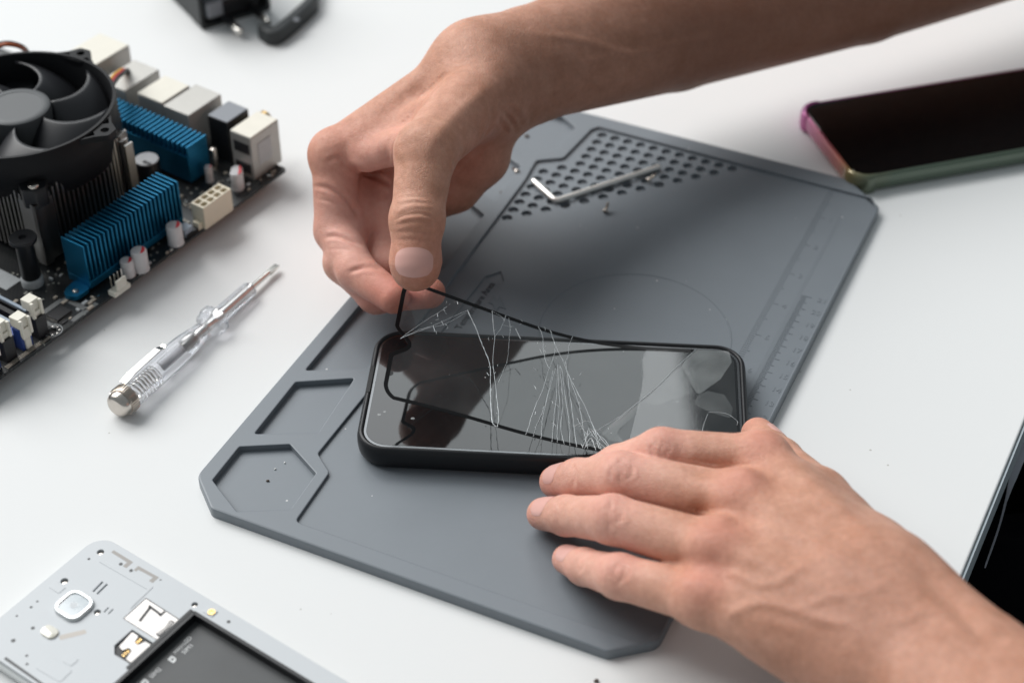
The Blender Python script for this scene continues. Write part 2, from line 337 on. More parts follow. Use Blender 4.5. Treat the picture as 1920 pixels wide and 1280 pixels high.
def inset(P, d):
    P = np.asarray(P, float); a = np.roll(P, 1, 0); b = np.roll(P, -1, 0)
    e1 = P-a; e2 = b-P; e1 /= np.linalg.norm(e1, axis=1)[:, None]+1e-12; e2 /= np.linalg.norm(e2, axis=1)[:, None]+1e-12
    n1 = np.c_[-e1[:, 1], e1[:, 0]]; n2 = np.c_[-e2[:, 1], e2[:, 0]]
    area = np.sum(P[:, 0]*b[:, 1]-b[:, 0]*P[:, 1]); sg = 1 if area > 0 else -1
    n = n1+n2; n /= (np.sum(n*n1, axis=1)[:, None]+1e-9)
    return P+sg*d*n
def fillet(poly, r, n=5):
    P = np.asarray(poly, float); out = []; k = len(P); rr = [r]*k if np.isscalar(r) else r
    for i in range(k):
        p, a, b = P[i], P[i-1], P[(i+1) % k]; u = a-p; v = b-p; lu, lv = np.linalg.norm(u), np.linalg.norm(v); u /= lu; v /= lv
        ang = math.acos(max(-1, min(1, u @ v)))
        if rr[i] <= 0 or ang > PI-.05: out.append(p); continue
        t = min(rr[i]/math.tan(ang/2), lu*.45, lv*.45)
        for q in np.linspace(0, 1, n):
            out.append((1-q)**2*(p+u*t)+2*q*(1-q)*p+q*q*(p+v*t))
    return np.array(out)
def rrect(x0, x1, y0, y1, r, n=8):
    out = []
    for cx, cy, a0 in ((x1-r, y1-r, 0), (x0+r, y1-r, 90), (x0+r, y0+r, 180), (x1-r, y0+r, 270)):
        for a in np.linspace(a0, a0+90, n): out.append((cx+r*math.cos(math.radians(a)), cy+r*math.sin(math.radians(a))))
    return np.array(out)
def circ(cx, cy, r, n=16):
    a = np.linspace(0, 2*PI, n, endpoint=False); return np.c_[cx+r*np.cos(a), cy+r*np.sin(a)]
def spline(pts, n=12):
    P = np.asarray(pts, float); out = []
    Q = np.vstack([2*P[0]-P[1], P, 2*P[-1]-P[-2]])
    for i in range(1, len(Q)-2):
        for t in np.linspace(0, 1, n, endpoint=False):
            a, b, c, d = Q[i-1:i+3]
            out.append(.5*((2*b)+(-a+c)*t+(2*a-5*b+4*c-d)*t*t+(-a+3*b-3*c+d)*t**3))
    out.append(P[-1]); return np.array(out)
def text(s, F, x, y, z, size, h=.1, rot=0., align='LEFT'):
    cu = bpy.data.curves.new('lettering', 'FONT'); cu.body = s; cu.size = size; cu.extrude = h/2; cu.align_x = align; cu.resolution_u = 3
    o = bpy.data.objects.new('lettering', cu); COL.objects.link(o)
    me = o.to_mesh(); V = np.array([v.co[:] for v in me.vertices]); Fc = [tuple(p.vertices) for p in me.polygons]; o.to_mesh_clear()
    bpy.data.objects.remove(o); bpy.data.curves.remove(cu)
    a = math.radians(rot); X = V[:, 0]*math.cos(a)-V[:, 1]*math.sin(a)+x; Y = V[:, 0]*math.sin(a)+V[:, 1]*math.cos(a)+y
    mb = MB(); mb.add(F(np.c_[X, Y, V[:, 2]+h/2+z]), Fc); return mb
def merge(*mbs):
    r = MB()
    for m in mbs:
        for V in m.v: pass
        r.add(np.concatenate(m.v), m.f)
    return r

# ================================================================== SETTING
EDGE0 = at(1800, 1085, 0); EDGE1 = at(1920, 790, 0)
ed = (EDGE1-EDGE0)[:2]; ed /= np.linalg.norm(ed)
e_a = EDGE0[:2]-ed*900; e_b = EDGE1[:2]+ed*1500
nrm = np.array([ed[1], -ed[0]])
poly = [e_a, e_b, e_b-nrm*2600, e_a-nrm*2600]
t = MB().prism(W, poly, -24, 0, bev=1.2).build('table', 'table', smooth=40); t['kind'] = 'structure'
eb = MB().prism(W, [e_a+nrm*.3, e_a+nrm*1.2, e_b+nrm*1.2, e_b+nrm*.3], -23.5, -1.6).build('table_edge_band', 'table_edge', parent=None); eb.parent = t; eb.location = eb.location-t.location
fl = MB().box(W, -4000, 4000, -2500, 5000, -760, -740).build('floor', 'floor', smooth=0); fl['kind'] = 'structure'

# ================================================================== REPAIR MAT
MF = frame2((-139.2, 500.1), -24.712)
MW, ML, MT = 210., 343., 5.2
outer = fillet([(0, 14), (16, 0), (194, 0), (MW, 13), (MW, ML-17), (188, ML), (45, ML), (0, ML-1), ], [7, 4, 4, 7, 6, 4, 6, 6])
work = fillet([(51, 8), (49.6, 39.2), (39.4, 47), (40, 91), (37.8, 176), (35.4, 271), (33.4, 289.5), (45.5, 297.8), (48.2, 329), (51, 333.5), (204, 332), (MW-.9, 324), (MW-.9, 20), (205, 8.4)],
              [3, 3, 3, 0, 0, 0, 3.5, 3.5, 3, 3, .5, .5, .5, .5])
pockets = [fillet(p, 1.6) for p in (
    [(7.1, 14.1), (6.6, 36.8), (26, 47.7), (45.6, 36.7), (46.6, 13.4), (26.7, 2.6)],
    [(8.2, 45.3), (7.3, 83.3), (31, 97.4), (34.1, 58.2)],
    [(7.2, 90.9), (6.7, 247), (30.1, 234.4), (33.3, 104.7)],
    [(6.5, 254), (6.4, 292), (28.8, 281.5), (30, 246)],
    [(6.5, 299), (25, 289.5), (40, 303), (40.3, 327.3), (30, 334), (6.5, 336)])]
holes = []
for i in range(14):
    for j in range(14):
        x, y = 40.7+7.42*i, 238+7.5*j
        if y > x+194 and y < 331 and inside(inset(work, 4.0), (x, y)): holes.append(circ(x, y, 2.75, 16))
ZW, ZP, ZH = MT-1.5, MT-3.0, MT-3.1
tag_frame = fillet([(50.3, 130), (51.3, 190), (56.5, 197), (61, 191), (60.5, 130)], .6)
mb = MB()
OUT2 = inset(outer, .9)
loops = [OUT2, work]+pockets+holes+[tag_frame]
V2 = []; E = []
for l in loops:
    b = len(V2); V2 += [Vector((float(p[0]), float(p[1]))) for p in l]; E += [(b+i, b+(i+1) % len(l)) for i in range(len(l))]
vo, eo, fo, *_ = mgeo.delaunay_2d_cdt(V2, E, [], 0, 1e-5)
vo = np.array(vo); cents = np.array([np.mean(vo[list(f)], axis=0) for f in fo])
def lvl(c):
    if not inside(OUT2, c): return None
    for p in pockets:
        if inside(p, c): return ZP
    if inside(work, c):
        if c[1] > 190 and c[0] < 140:
            for h in holes:
                if (h.mean(0)[0]-c[0])**2+(h.mean(0)[1]-c[1])**2 < 7.0: return ZH
        if inside(tag_frame, c): return ZW-.7
        return ZW
    return MT
byz = {}
for f, c in zip(fo, cents):
    z = lvl(c)
    if z is not None: byz.setdefault(z, []).append(tuple(f))
for z, fs in byz.items(): mb.add(MF(np.c_[vo, np.full(len(vo), z)]), fs)
def wall(l, z0, z1): mb.loft([MF(np.c_[l, np.full(len(l), z0)]), MF(np.c_[l, np.full(len(l), z1)])], (False, False))
def soft_wall(l, z0):
    q = inset(l, .4); n_ = len(l)
    mb.loft([MF(np.c_[q, np.full(n_, z0-.02)]), MF(np.c_[q, np.full(n_, MT-.2)]), MF(np.c_[inset(l, .34), np.full(n_, MT-.11)]), MF(np.c_[l, np.full(n_, MT)])], (False, False))
soft_wall(work, ZW)
for p in pockets: soft_wall(p, ZP)
for h in holes: wall(h, ZH, ZW)
wall(tag_frame, ZW-.7, ZW)
mb.loft([MF(np.c_[outer, np.zeros(len(outer))]), MF(np.c_[outer, np.full(len(outer), MT-.9)]), MF(np.c_[inset(outer, .3), np.full(len(outer), MT-.25)]), MF(np.c_[OUT2, np.full(len(outer), MT)])], (True, False))
def clean(o, dist=1e-6):
    bm = bmesh.new(); bm.from_mesh(o.data); bmesh.ops.remove_doubles(bm, verts=bm.verts, dist=dist)
    bmesh.ops.delete(bm, geom=[v for v in bm.verts if not v.link_faces], context='VERTS')
    bmesh.ops.recalc_face_normals(bm, faces=bm.faces); bm.to_mesh(o.data); bm.free()
rm = thing('repair_mat', 'grey silicone repair mat with compartments, round pits and a ruler, under the phone', 'work mat', (*MF((105, 170, 0))[:2], 0))
o = mb.build('mat_body', 'mat', rm, smooth=0); clean(o)
o.data.polygons.foreach_set('use_smooth', [True]*len(o.data.polygons)); o.data.set_sharp_from_angle(angle=math.radians(11))
# ruler, ring and lettering in relief
rl = MB()
for k in range(0, 21*10+1):
    y = 31.5+k
    ln = 5. if k % 10 == 0 else (3.9 if k % 5 == 0 else 2.6)
    if y < 315: rl.box(MF, 195.2, 195.2+ln, y-.14, y+.14, ZW, ZW+.2)
for k in range(0, 8*16+1):
    y = 331.5-k*25.4/16; ln = 5.6 if k % 16 == 0 else (4.2 if k % 8 == 0 else 3.)
    if y > 24: rl.box(MF, 181.6, 181.6+ln, y-.15, y+.15, ZW, ZW+.16)
rl.box(MF, 193.2, 193.5, 24, 312, ZW, ZW+.08); rl.box(MF, 194.4, 194.6, 24, 312, ZW, ZW+.08)
rl.build('ruler_marks', 'mat', rm, smooth=0)
nums = [text(str(k), MF, 205.4, 31.5+10*k-1.6, ZW, 4.6, .16, 0, 'CENTER') for k in range(1, 22) if 31.5+10*k < 318]
nums += [text(str(k), MF, 190.2, 331.5-25.4*k-1.6, ZW, 4.6, .16, 0, 'CENTER') for k in range(1, 12) if 331.5-25.4*k > 30]
for q_ in nums: q_.build('ruler_number', 'mat', rm, smooth=0)
rg = MB(); a = np.linspace(0, 2*PI, 120, endpoint=False)
rg.loft([MF(np.c_[133+r*np.cos(a), 181+r*np.sin(a), np.full(120, z)]) for r, z in ((45.3, ZW), (45.1, ZW+.22), (44.7, ZW+.22), (44.5, ZW))], (False, False))
rg.build('round_ridge', 'mat', rm)
text('Temperature Area', MF, 57.9, 149.5, ZW-.7, 5.0, .4, 90).build('lettering', 'mat_letter', rm, smooth=0)
ar = MB()
ar.prism(MF, [(61.5, 178), (64.5, 176), (64.5, 179.2), (71, 171.5), (67.5, 171.5), (67.5, 168), (64, 172), (61.5, 172)], ZW, ZW+.35); ar.build('arrow_mark', 'mat_mark', rm, smooth=0)
# little shavings lying in the pockets
for k, (px, py) in enumerate(((516, 879), (502, 901), (942, 362), (988, 256), (534, 867))):
    p = at(px, py, ZP+.2); r = .45 if k in (0, 4) else (.6 if k < 2 else 1.2)
    m_ = MB().loft([p+np.array([r*s_*math.cos(b)*(1+.3*math.sin(3*b)), r*s_*math.sin(b), h]) for b in np.linspace(0, 2*PI, 7, endpoint=False)] if False else [np.array([p+np.array([r*s_*math.cos(b)*(1+.4*math.sin(2*b+k)), r*s_*math.sin(b), h]) for b in np.linspace(0, 2*PI, 7, endpoint=False)]) for s_, h in ((1, 0), (.9, r*.5), (.4, r*.9))])
    o = m_.build('crumb', 'white' if k in (0, 4) else 'crumb', smooth=60)
    tag(o, ['tiny white shaving in the middle of the hexagonal mat pocket', 'dark speck just below the white shaving in the hexagonal mat pocket',
            'dark crumb in a mat pocket between the holding hand and the angled key', 'dark crumb on the mat just under the wrist', 'second white shaving, further back in the hexagonal mat pocket'][k], 'crumb')

# ================================================================== PHONE BEING REPAIRED
PD = frame2((0, 0), -3.7)                     # x along the phone, y across it
px0, px1, py0, py1 = -100.5, 67.5, 513.2, 593.2
ph = thing('smartphone', 'smartphone in black rubber case on the grey mat, its cracked film being peeled', 'smartphone', (*PD(((px0+px1)/2, (py0+py1)/2, 0))[:2], ZW))
zb = ZW
R0 = 13.5
def rr(i, z): return PD(np.c_[rrect(px0+i, px1-i, py0+i, py1-i, max(.8, R0-i), 10), np.full(40, z)])
mb = MB(); prof = [(3.2, zb), (1.4, zb+.7), (.4, zb+2.4), (0, zb+5.2), (.05, zb+8.8), (.5, zb+10.6), (1.2, zb+11.5), (1.9, zb+11.75), (2.5, zb+11.5), (2.9, zb+10.9), (3.0, zb+9.4)]
mb.loft([rr(i, z) for i, z in prof], (True, False)); mb.build('rubber_case', 'case', ph, smooth=50)
def ringpart(name, m, i0, i1, z0, z1):
    return MB().loft([rr(i0, z0), rr(i0, z1), rr(i1, z1+.05), rr(i1, z0)], (False, False)).build(name, m, ph, smooth=40)
ringpart('metal_band', 'frame', 3.05, 4.1, zb+6, zb+10.9)
zs = zb+11.0
MB().loft([rr(4.1, zb+6), rr(4.1, zs-.12), rr(4.2, zs), rr(6.6, zs+.02)], (True, True)).build('screen', 'screen', ph, smooth=30)
# charging slot cut-out in the case's short end
MB().prism(PD, rrect(px0+.75, px0+2.55, 549, 567, .8, 5), zb+11.62, zb+11.82).build('port_cutout', 'bezel', ph, smooth=30)
ck = MB().cyl(PD, -90.8, 563, 1.6, zs+.03, zs+.10, 20); ck.build('front_camera', 'bezel', ph)
# bright drips of glue on the glass
for k, (x, y, r) in enumerate(((721.5, 771.5, .55), (711, 777, .65), (774, 784, .7), (1296, 760, .3), (1270, 753, .6), (1290, 772, .5), (1241, 794, .5), (1236, 797, .4), (1270, 776, .35))):
    p = at(x, y, zs+.1); a = np.linspace(0, 2*PI, 12, endpoint=False)
    o = MB().loft([np.c_[p[0]+r*1.3*s_*np.cos(a), p[1]+r*s_*np.sin(a), np.full(12, zs+.05+h)] for s_, h in ((1, 0), (.8, .15), (.3, .2))]).build('glue_drop', 'residue_and_sheen', ph)

# lifted film: bent about a slanting hinge line
S0, S1, T0, T1 = -95.6, 62.2, 518.0, 588.6
HN, HF, TH, WD, TW, KZ, SH, SH2 = 14.1, 26.5, 17.8, 59.1, 1.6, 0.1, 3.1, 2.3
_d = np.array([HN, T0]); _e = np.array([HF, T1])-_d; _e /= np.linalg.norm(_e); _n = np.array([-_e[1], _e[0]])
_xs = np.linspace(0, 200, 2001); _th = np.radians(TH)*np.clip(_xs/WD, 0, 1)+np.radians(TW)*_xs/100
_X = np.concatenate([[0], np.cumsum(np.cos(_th[1:])*.1)]); _Z = np.concatenate([[0], np.cumsum(np.sin(_th[1:])*.1)])
def sheet(s, t, dz=0.):
    s, t = np.broadcast_arrays(np.asarray(s, float), np.asarray(t, float))
    q = np.stack([s-_d[0], t-_d[1]], -1); al = q @ _e; x = q @ _n
    X = np.where(x > 0, np.interp(x, _xs, _X), x); Z = np.where(x > 0, np.interp(x, _xs, _Z), 0)
    Z = Z*(1+KZ*(t-553)/71)+3.4*np.sin(PI*np.clip(x/112, 0, 1))*np.clip(1-(t-T0)/60, 0, 1)
    p = _d+al[..., None]*_e+X[..., None]*_n
    p = p+np.stack([SH*Z/20, SH2*Z/20], -1)
    return PD(np.concatenate([p, (zs+.32+Z+dz)[..., None]], -1))
NOTCH_T = 551.
def left_edge(t):
    """left outline of the film: rounded corners and the earpiece bite"""
    s = S0; r = 8.5
    if t < T0+r: s = S0+r-math.sqrt(max(0, r*r-(T0+r-t)**2))
    if t > T1-r: s = S0+r-math.sqrt(max(0, r*r-(t-T1+r)**2))
    u = abs(t-NOTCH_T)
    if u < 9: s += 7.2*(.5+.5*math.cos(PI*u/9))**.8
    return s
def right_edge(t):
    r = 9.; s = S1
    if t < T0+r: s = S1-r+math.sqrt(max(0, r*r-(T0+r-t)**2))
    if t > T1-r: s = S1-r+math.sqrt(max(0, r*r-(t-T1+r)**2))
    return s
fm = thing('screen_film', 'clear cracked screen film with thin black border, lifted by the pinching fingers', 'screen protector', (*PD((-20, 553, 0))[:2], zs))
nt_, ns_ = 90, 110
tt = T0+(T1-T0)*(1-np.cos(np.linspace(0, PI, nt_)))/2
G = np.array([[left_edge(t_)+(right_edge(t_)-left_edge(t_))*k/(ns_-1) for k in range(ns_)] for t_ in tt])
V = sheet(G, tt[:, None])
mb = MB().add(V.reshape(-1, 3), [(i*ns_+j, i*ns_+j+1, (i+1)*ns_+j+1, (i+1)*ns_+j) for i in range(nt_-1) for j in range(ns_-1)])
o = mb.build('glass_sheet', 'film', fm, smooth=180)
# black border printed round the film
def border(loop, w, dz=.09):
    P = np.asarray(loop); Q = []
    T = np.gradient(P, axis=0); T /= np.linalg.norm(T, axis=1)[:, None]; Nn = np.c_[-T[:, 1], T[:, 0]]
    mb = MB()
    L = []
    for z in (-dz, dz):
        for sgn in (-1, 1):
            q = P+Nn*(w/2)*sgn; L.append(sheet(q[:, 0], q[:, 1], z))
    n = len(P); V = np.concatenate([L[0], L[1], L[3], L[2]]); Fc = []
    for i in range(n-1):
        for a_, b_ in ((0, 1), (1, 2), (2, 3), (3, 0)): Fc.append((a_*n+i, a_*n+i+1, b_*n+i+1, b_*n+i))
    return mb.add(V, Fc)
bl = [(right_edge(T1-.9)-14, T1-.9)]+[(x, T1-.9) for x in np.linspace(44, S0+12, 60)]
bl += [(left_edge(t_)+.9, t_) for t_ in T1-.9-(np.linspace(0, 1, 160)**1.3)*(T1-T0-1.8) if True]
bl += [(x, T0+.9) for x in np.linspace(S0+12, 8, 60)]
bl = np.array(bl); keep = [0]
for i in range(1, len(bl)):
    if np.linalg.norm(bl[i]-bl[keep[-1]]) > .35: keep.append(i)
bl = bl[keep]
border(bl, 1.95).build('black_border', 'bezel', fm, smooth=60)
# cracks: find the film position under each surveyed point
_gs, _gt = np.meshgrid(np.linspace(S0, S1, 320), np.linspace(T0, T1, 150))
_gp = np.stack(seen(sheet(_gs, _gt)), -1)
def on_film(px, py):
    d2 = (_gp[..., 0]-px)**2+(_gp[..., 1]-py)**2; i = np.unravel_index(d2.argmin(), d2.shape); return _gs[i], _gt[i]
Z4 = lambda pts: [(660+x*.40625, 500+y*.40607) for x, y in pts]
CR = [
 (.17, [(535, 200), (575, 285), (600, 350), (630, 430), (638, 480), (640, 560), (643, 650), (650, 720), (662, 757)]),
 (.13, [(645, 205), (655, 290), (657, 330), (652, 430), (656, 500), (668, 600), (675, 690), (664, 755)]),
 (.09, [(530, 203), (470, 230), (380, 270), (300, 295), (225, 332)]), (.08, [(525, 212), (430, 265), (340, 287), (222, 333)]), (.07, [(440, 185), (390, 218), (320, 262), (222, 331)]),
 (.15, [(485, 160), (490, 175)]), (.12, [(420, 198), (430, 208)]), (.15, [(393, 216), (398, 231)]), (.13, [(412, 252), (426, 271)]), (.12, [(372, 273), (383, 299)]), (.17, [(430, 265), (437, 270)]),
 (.08, [(725, 235), (730, 290), (728, 330), (720, 420), (700, 480), (675, 535)]), (.08, [(645, 205), (700, 243), (690, 280), (660, 322)]), (.10, [(717, 212), (703, 245)]), (.07, [(700, 270), (735, 279)]), (.15, [(753, 287), (779, 334)]),
 (.09, [(865, 268), (878, 320), (885, 400), (911, 468), (936, 400), (937, 380), (955, 360)]), (.11, [(920, 280), (932, 340), (945, 380), (970, 430), (1000, 500), (1040, 580), (1080, 660), (1110, 730), (1150, 790), (1195, 845)]),
 (.07, [(1020, 310), (1002, 370), (995, 410), (985, 440)]), (.10, [(911, 470), (880, 560), (845, 650), (815, 740), (800, 790)]),
 (.08, [(940, 470), (905, 600), (880, 700), (862, 830)]), (.08, [(950, 450), (945, 600), (930, 700), (918, 840)]), (.08, [(960, 455), (975, 620), (966, 740), (972, 845)]), (.09, [(985, 440), (1000, 560), (1020, 690), (1036, 845)]),
 (.08, [(1000, 500), (1045, 640), (1072, 770), (1085, 850)]), (.07, [(970, 470), (985, 600), (1000, 720), (1004, 845)]), (.07, [(930, 480), (890, 640), (850, 740), (832, 800)]), (.07, [(952, 470), (955, 640), (945, 760), (944, 845)]),
 (.09, [(1060, 845), (1080, 792), (1095, 750), (1118, 772), (1140, 842)]), (.09, [(1108, 730), (1128, 780), (1150, 850)]), (.08, [(1095, 752), (1130, 800), (1180, 848)]), (.08, [(1040, 700), (1062, 742), (1082, 772)]), (.08, [(1068, 800), (1110, 760), (1152, 752)]), (.09, [(1075, 840), (1100, 790), (1125, 845)]), (.08, [(1020, 740), (1075, 715), (1110, 722)]), (.10, [(1130, 770), (1168, 800), (1195, 846)]),
 (.13, [(625, 488), (632, 502)]), (.12, [(655, 495), (662, 488)]), (.12, [(905, 462), (915, 470)]), (.14, [(845, 668), (848, 684)]),
 (.10, [(1590, 377), (1500, 465), (1420, 540), (1330, 618), (1240, 686), (1140, 750)]), (.06, [(1640, 672), (1720, 678), (1790, 708), (1812, 728)]), (.08, [(1645, 680), (1625, 730), (1608, 792)]), (.06, [(640, 770), (642, 820)]),
]
mb = MB()
for r, pts in CR:
    st_ = np.array([on_film(*p) for p in Z4(pts)]); c = spline(st_, 6) if len(st_) > 2 else st_
    c = c+rng.normal(0, .07, c.shape) if len(c) > 3 else c
    mb.tube(sheet(c[:, 0], c[:, 1], .12), r*1.05*rng.uniform(.5, 1.3, len(c)) if len(c) > 3 else r*1.1, 5)
for zx, zy, sx, sy, n_ in ((420, 235, 70, 40, 9), (655, 500, 25, 120, 8), (700, 280, 40, 40, 6), (960, 600, 60, 110, 16), (1110, 790, 45, 40, 22), (890, 400, 50, 60, 8)):
    for _ in range(n_):
        q = on_film(*Z4([(zx+rng.normal(0, sx), zy+rng.normal(0, sy))])[0]); an = rng.uniform(0, 2*PI); ln = rng.uniform(.3, 1.5)
        c = np.array([[q[0]-ln*math.cos(an), q[1]-ln*math.sin(an)], q, [q[0]+ln*math.cos(an+.5), q[1]+ln*math.sin(an+.5)]]); mb.tube(sheet(c[:, 0], c[:, 1], .12), [.02, rng.uniform(.06, .14), .02], 5)
mb.build('crack_lines', 'crack', fm, smooth=60)
# frosted glue at the still-stuck end; first patch also paints a window reflection
def film_patch(name, m, pts, dz):
    st_ = fillet(np.array([on_film(*p) for p in Z4(pts)]), 1.2, 4); V = sheet(st_[:, 0], st_[:, 1], dz)
    return MB().add(V, [tuple(range(len(V)))]).build(name, m, fm, smooth=0)
film_patch('glue_and_painted_sheen', 'residue_and_sheen', [(1592, 378), (1740, 380), (1755, 440), (1700, 520), (1640, 560), (1600, 588), (1580, 570), (1555, 520), (1525, 458), (1550, 415)], -.12)
film_patch('glue_and_painted_sheen', 'residue_and_sheen', [(1330, 612), (1335, 630), (1300, 690), (1235, 745), (1225, 770), (1260, 810), (1190, 800), (1150, 765)], -.12)
film_patch('glue_and_painted_sheen', 'residue_and_sheen2', [(1600, 590), (1640, 570), (1720, 590), (1756, 650), (1750, 700), (1660, 670), (1610, 650), (1580, 630)], -.12)
film_patch('glue_and_painted_sheen', 'residue_and_sheen2', [(1520, 462), (1555, 525), (1578, 575), (1520, 600), (1400, 640), (1345, 625), (1420, 545)], -.12)

# ================================================================== HEX KEY AND SCREWS
HK = [at(1000, 339, ZW+2.6), at(1042, 377, ZW+1.4), at(1236, 313, ZW+1.4)]
c = np.vstack([HK[0]*(1-q)+HK[1]*q for q in np.linspace(0, .9, 6)]); c2 = np.vstack([HK[1]*(1-q)+HK[2]*q for q in np.linspace(.04, 1, 12)])
arc = np.vstack([(1-q)**2*c[-1]+2*q*(1-q)*HK[1]+q*q*c2[0] for q in np.linspace(.15, .85, 5)])
MB().tube(np.vstack([c, arc, c2]), 1.5, 12).build('hex_key', 'key', smooth=50)
tag(bpy.data.objects['hex_key'], 'bright steel angled hex key lying across the round pits of the mat', 'hex key')
def screw(px, py, head, ang, label):
    p = at(px, py, ZW+1.3); a = math.radians(ang)
    A = axis_frame(p, p+np.array([math.cos(a)*3, math.sin(a)*3, head]))
    t_ = thing('screw', label, 'screw', (*p[:2], ZW), 'loose phone screws')
    MB().lathe(A, [(-1.1, 0.4), (-1.1, 1.35), (-.7, 1.6), (0, 1.6), (.1, .6)], 16).build('screw_head', 'nickel', t_)
    prof = [(0, .75)]
    for k in range(8): prof += [(.2+k*.5, .85), (.45+k*.5, .6)]
    prof += [(4.6, .2)]
    MB().lathe(A, prof, 12).build('screw_thread', 'nickel', t_)
screw(1136, 394, 2.2, 70, 'tiny screw standing on the bare mat below the angled key')
screw(1217, 337, 1.6, 30, 'tiny screw beside the far tip of the angled key')
screw(969, 322, -.2, 120, 'tiny pale screw in a mat pocket left of the angled key')

# ================================================================== PHONE FAR RIGHT
p0 = at(1622, 326, 12); FP = frame2((p0[0]-5.5, p0[1]-3.5), 16.6)
fp = thing('smartphone', 'black smartphone in a pink to green shimmering bumper case on the bare table', 'smartphone', tuple(FP((0, 0, 0))))
fp.rotation_euler = (0, 0, math.radians(16.6))
def local_build(mb, F, name, m, parent, **k):
    """build so that the thing's own axes run along its sides"""
    inv = np.linalg.inv(F.m)
    mb.v = [ORG[root(parent).name]+(V-F.o) @ inv for V in mb.v]
    return mb.build(name, m, parent, **k)
LX, LY = 156., 74.
def fr(i, z, r=11.): return FP(np.c_[rrect(i, LX-i, i, LY-i, max(.8, r-i), 10), np.full(40, z)])
mb = MB().loft([fr(2.4, .6), fr(.8, 1.2), fr(0, 3.2), fr(0, 8.6), fr(.4, 10.6), fr(1.0, 11.1), fr(1.6, 11.0), fr(1.8, 9.6)], (True, False)); local_build(mb, FP, 'bumper_case', 'irid', fp, smooth=50)
mb = MB().loft([fr(1.9, 6), fr(1.9, 10.6), fr(2.3, 10.95), fr(5, 10.97)], (True, True)); local_build(mb, FP, 'screen', 'screen_far', fp, smooth=30)
for cx, cy, a0 in ((11, 11, 180), (LX-11, 11, 270), (11, LY-11, 90), (LX-11, LY-11, 0)):
    mb = MB(); ang = np.radians(np.linspace(a0-8, a0+98, 16)); L = []
    for a in ang:
        dd = np.array([math.cos(a), math.sin(a)]); e_ = 1.5*min(1, 4*min(abs(a-ang[0]), abs(a-ang[-1])) / (ang[-1]-ang[0])+.25)
        L.append(FP([(cx+dd[0]*r, cy+dd[1]*r, z) for r, z in ((10.2, 1.), (11+e_*.6, .8), (11+e_, 3), (11+e_, 9), (11+e_*.5, 11.0), (10.6, 11.5), (9.6, 11.4), (9.5, 10.9))]))
    mb.loft(L); local_build(mb, FP, 'corner_bumper', 'irid', fp, smooth=50)

# ================================================================== VOLTAGE TESTER SCREWDRIVER
a_ = at(219, 762, 7.0); b_ = at(520, 497, 3.2); SF = axis_frame(a_, b_); SL = np.linalg.norm(b_-a_)
sd_ = thing('tester_screwdriver', 'clear plastic tester screwdriver with metal cap between circuit board and mat', 'screwdriver', (*((a_+b_)/2)[:2], 0))
cap = []
MB().lathe(SF, [(-1.2, .01), (-1.2, 3.4), (-.8, 4.5), (.1, 5.5), (1.4, 6.05), (2.8, 6.1), (3.1, 5.7)], 36).build('end_cap', 'nickel', sd_, smooth=50)
n = 152; ang = np.linspace(0, 2*PI, n, endpoint=False); rk = np.where(np.arange(n) % 4 < 2, 6.95, 6.2)
MB().loft([SF(np.c_[np.full(n, x), r*np.cos(ang), r*np.sin(ang)]) for x, r in ((3.1, rk*.94), (3.5, rk), (7.6, rk), (8.2, rk*.92))]).build('knurled_ring', 'nickel', sd_, smooth=20)
n = 48; ang = np.linspace(0, 2*PI, n, endpoint=False)
def lobed(x, r, lob): return SF(np.c_[np.full(n, x), r*(1+lob*np.cos(6*ang))*np.cos(ang), r*(1+lob*np.cos(6*ang))*np.sin(ang)])
prof = [(8.2, 5.9, .0), (9, 6.2, .03), (14, 6.3, .05), (40, 6.3, .05), (48, 6.0, .04), (56, 5.0, .02), (62, 4.3, 0), (65, 4.4, 0), (66.5, 6.8, .05), (68, 7.6, .07), (71.5, 7.6, .07), (73, 6.6, .05), (74.2, 4.6, 0), (77, 4.3, 0), (98, 4.1, 0), (99.6, 3.6, 0), (100.2, 2.6, 0)]
MB().loft([lobed(*p) for p in prof]).build('clear_handle', 'clear', sd_, smooth=60)
MB().lathe(SF, [(56, 1.3), (58, 1.7), (60, 1.7), (99.5, 1.7), (100.5, 1.45), (SL-9, 1.3), (SL-7, 1.35)], 16).build('blade_shaft', 'steel', sd_, smooth=40)
tip = [SF([(x, w, h), (x, -w, h), (x, -w, -h), (x, w, -h)]) for x, w, h in ((SL-7.5, 1.25, 1.2), (SL-3, 1.4, .75), (SL, 1.4, .25))]
MB().loft(tip).build('blade_tip', 'steel', sd_, smooth=30)
MB().lathe(SF, [(46, 1.2), (47, 2.4), (54, 2.6), (55.5, 2.2), (56, 1.2)], 18).build('neon_lamp', 'alu', sd_, smooth=50)
MB().lathe(SF, [(30, 1.2), (30.4, 1.6), (45, 1.6), (45.4, 1.2)], 18).build('resistor_core', 'capgrey', sd_, smooth=50)
k = np.linspace(0, 1, 200)
MB().tube(SF(np.c_[9+k*18, 3.0*np.cos(k*2*PI*9), 3.0*np.sin(k*2*PI*9)]), .38, 6).build('coil_spring', 'steel', sd_)
cl = MB(); up_ = .93
for (x0, w, h), (x1, w1, h1) in (((7.8, 1.7, 6.6), (14, 1.7, 7.6)), ((14, 1.7, 7.6), (33, 1.5, 7.9)), ((33, 1.5, 7.9), (36, 1.4, 7.0)), ((36, 1.4, 7.0), (37.5, 1.1, 7.4))):
    P = lambda x, w_, h_: [(x, h_*.28+w_, h_), (x, h_*.28-w_, h_*1.02), (x, h_*.28-w_, h_*1.02+.7), (x, h_*.28+w_, h_+.7)]
    cl.loft([SF(P(x0, w, h)), SF(P(x1, w1, h1))])
cl.build('pocket_clip', 'steel', sd_, smooth=40)

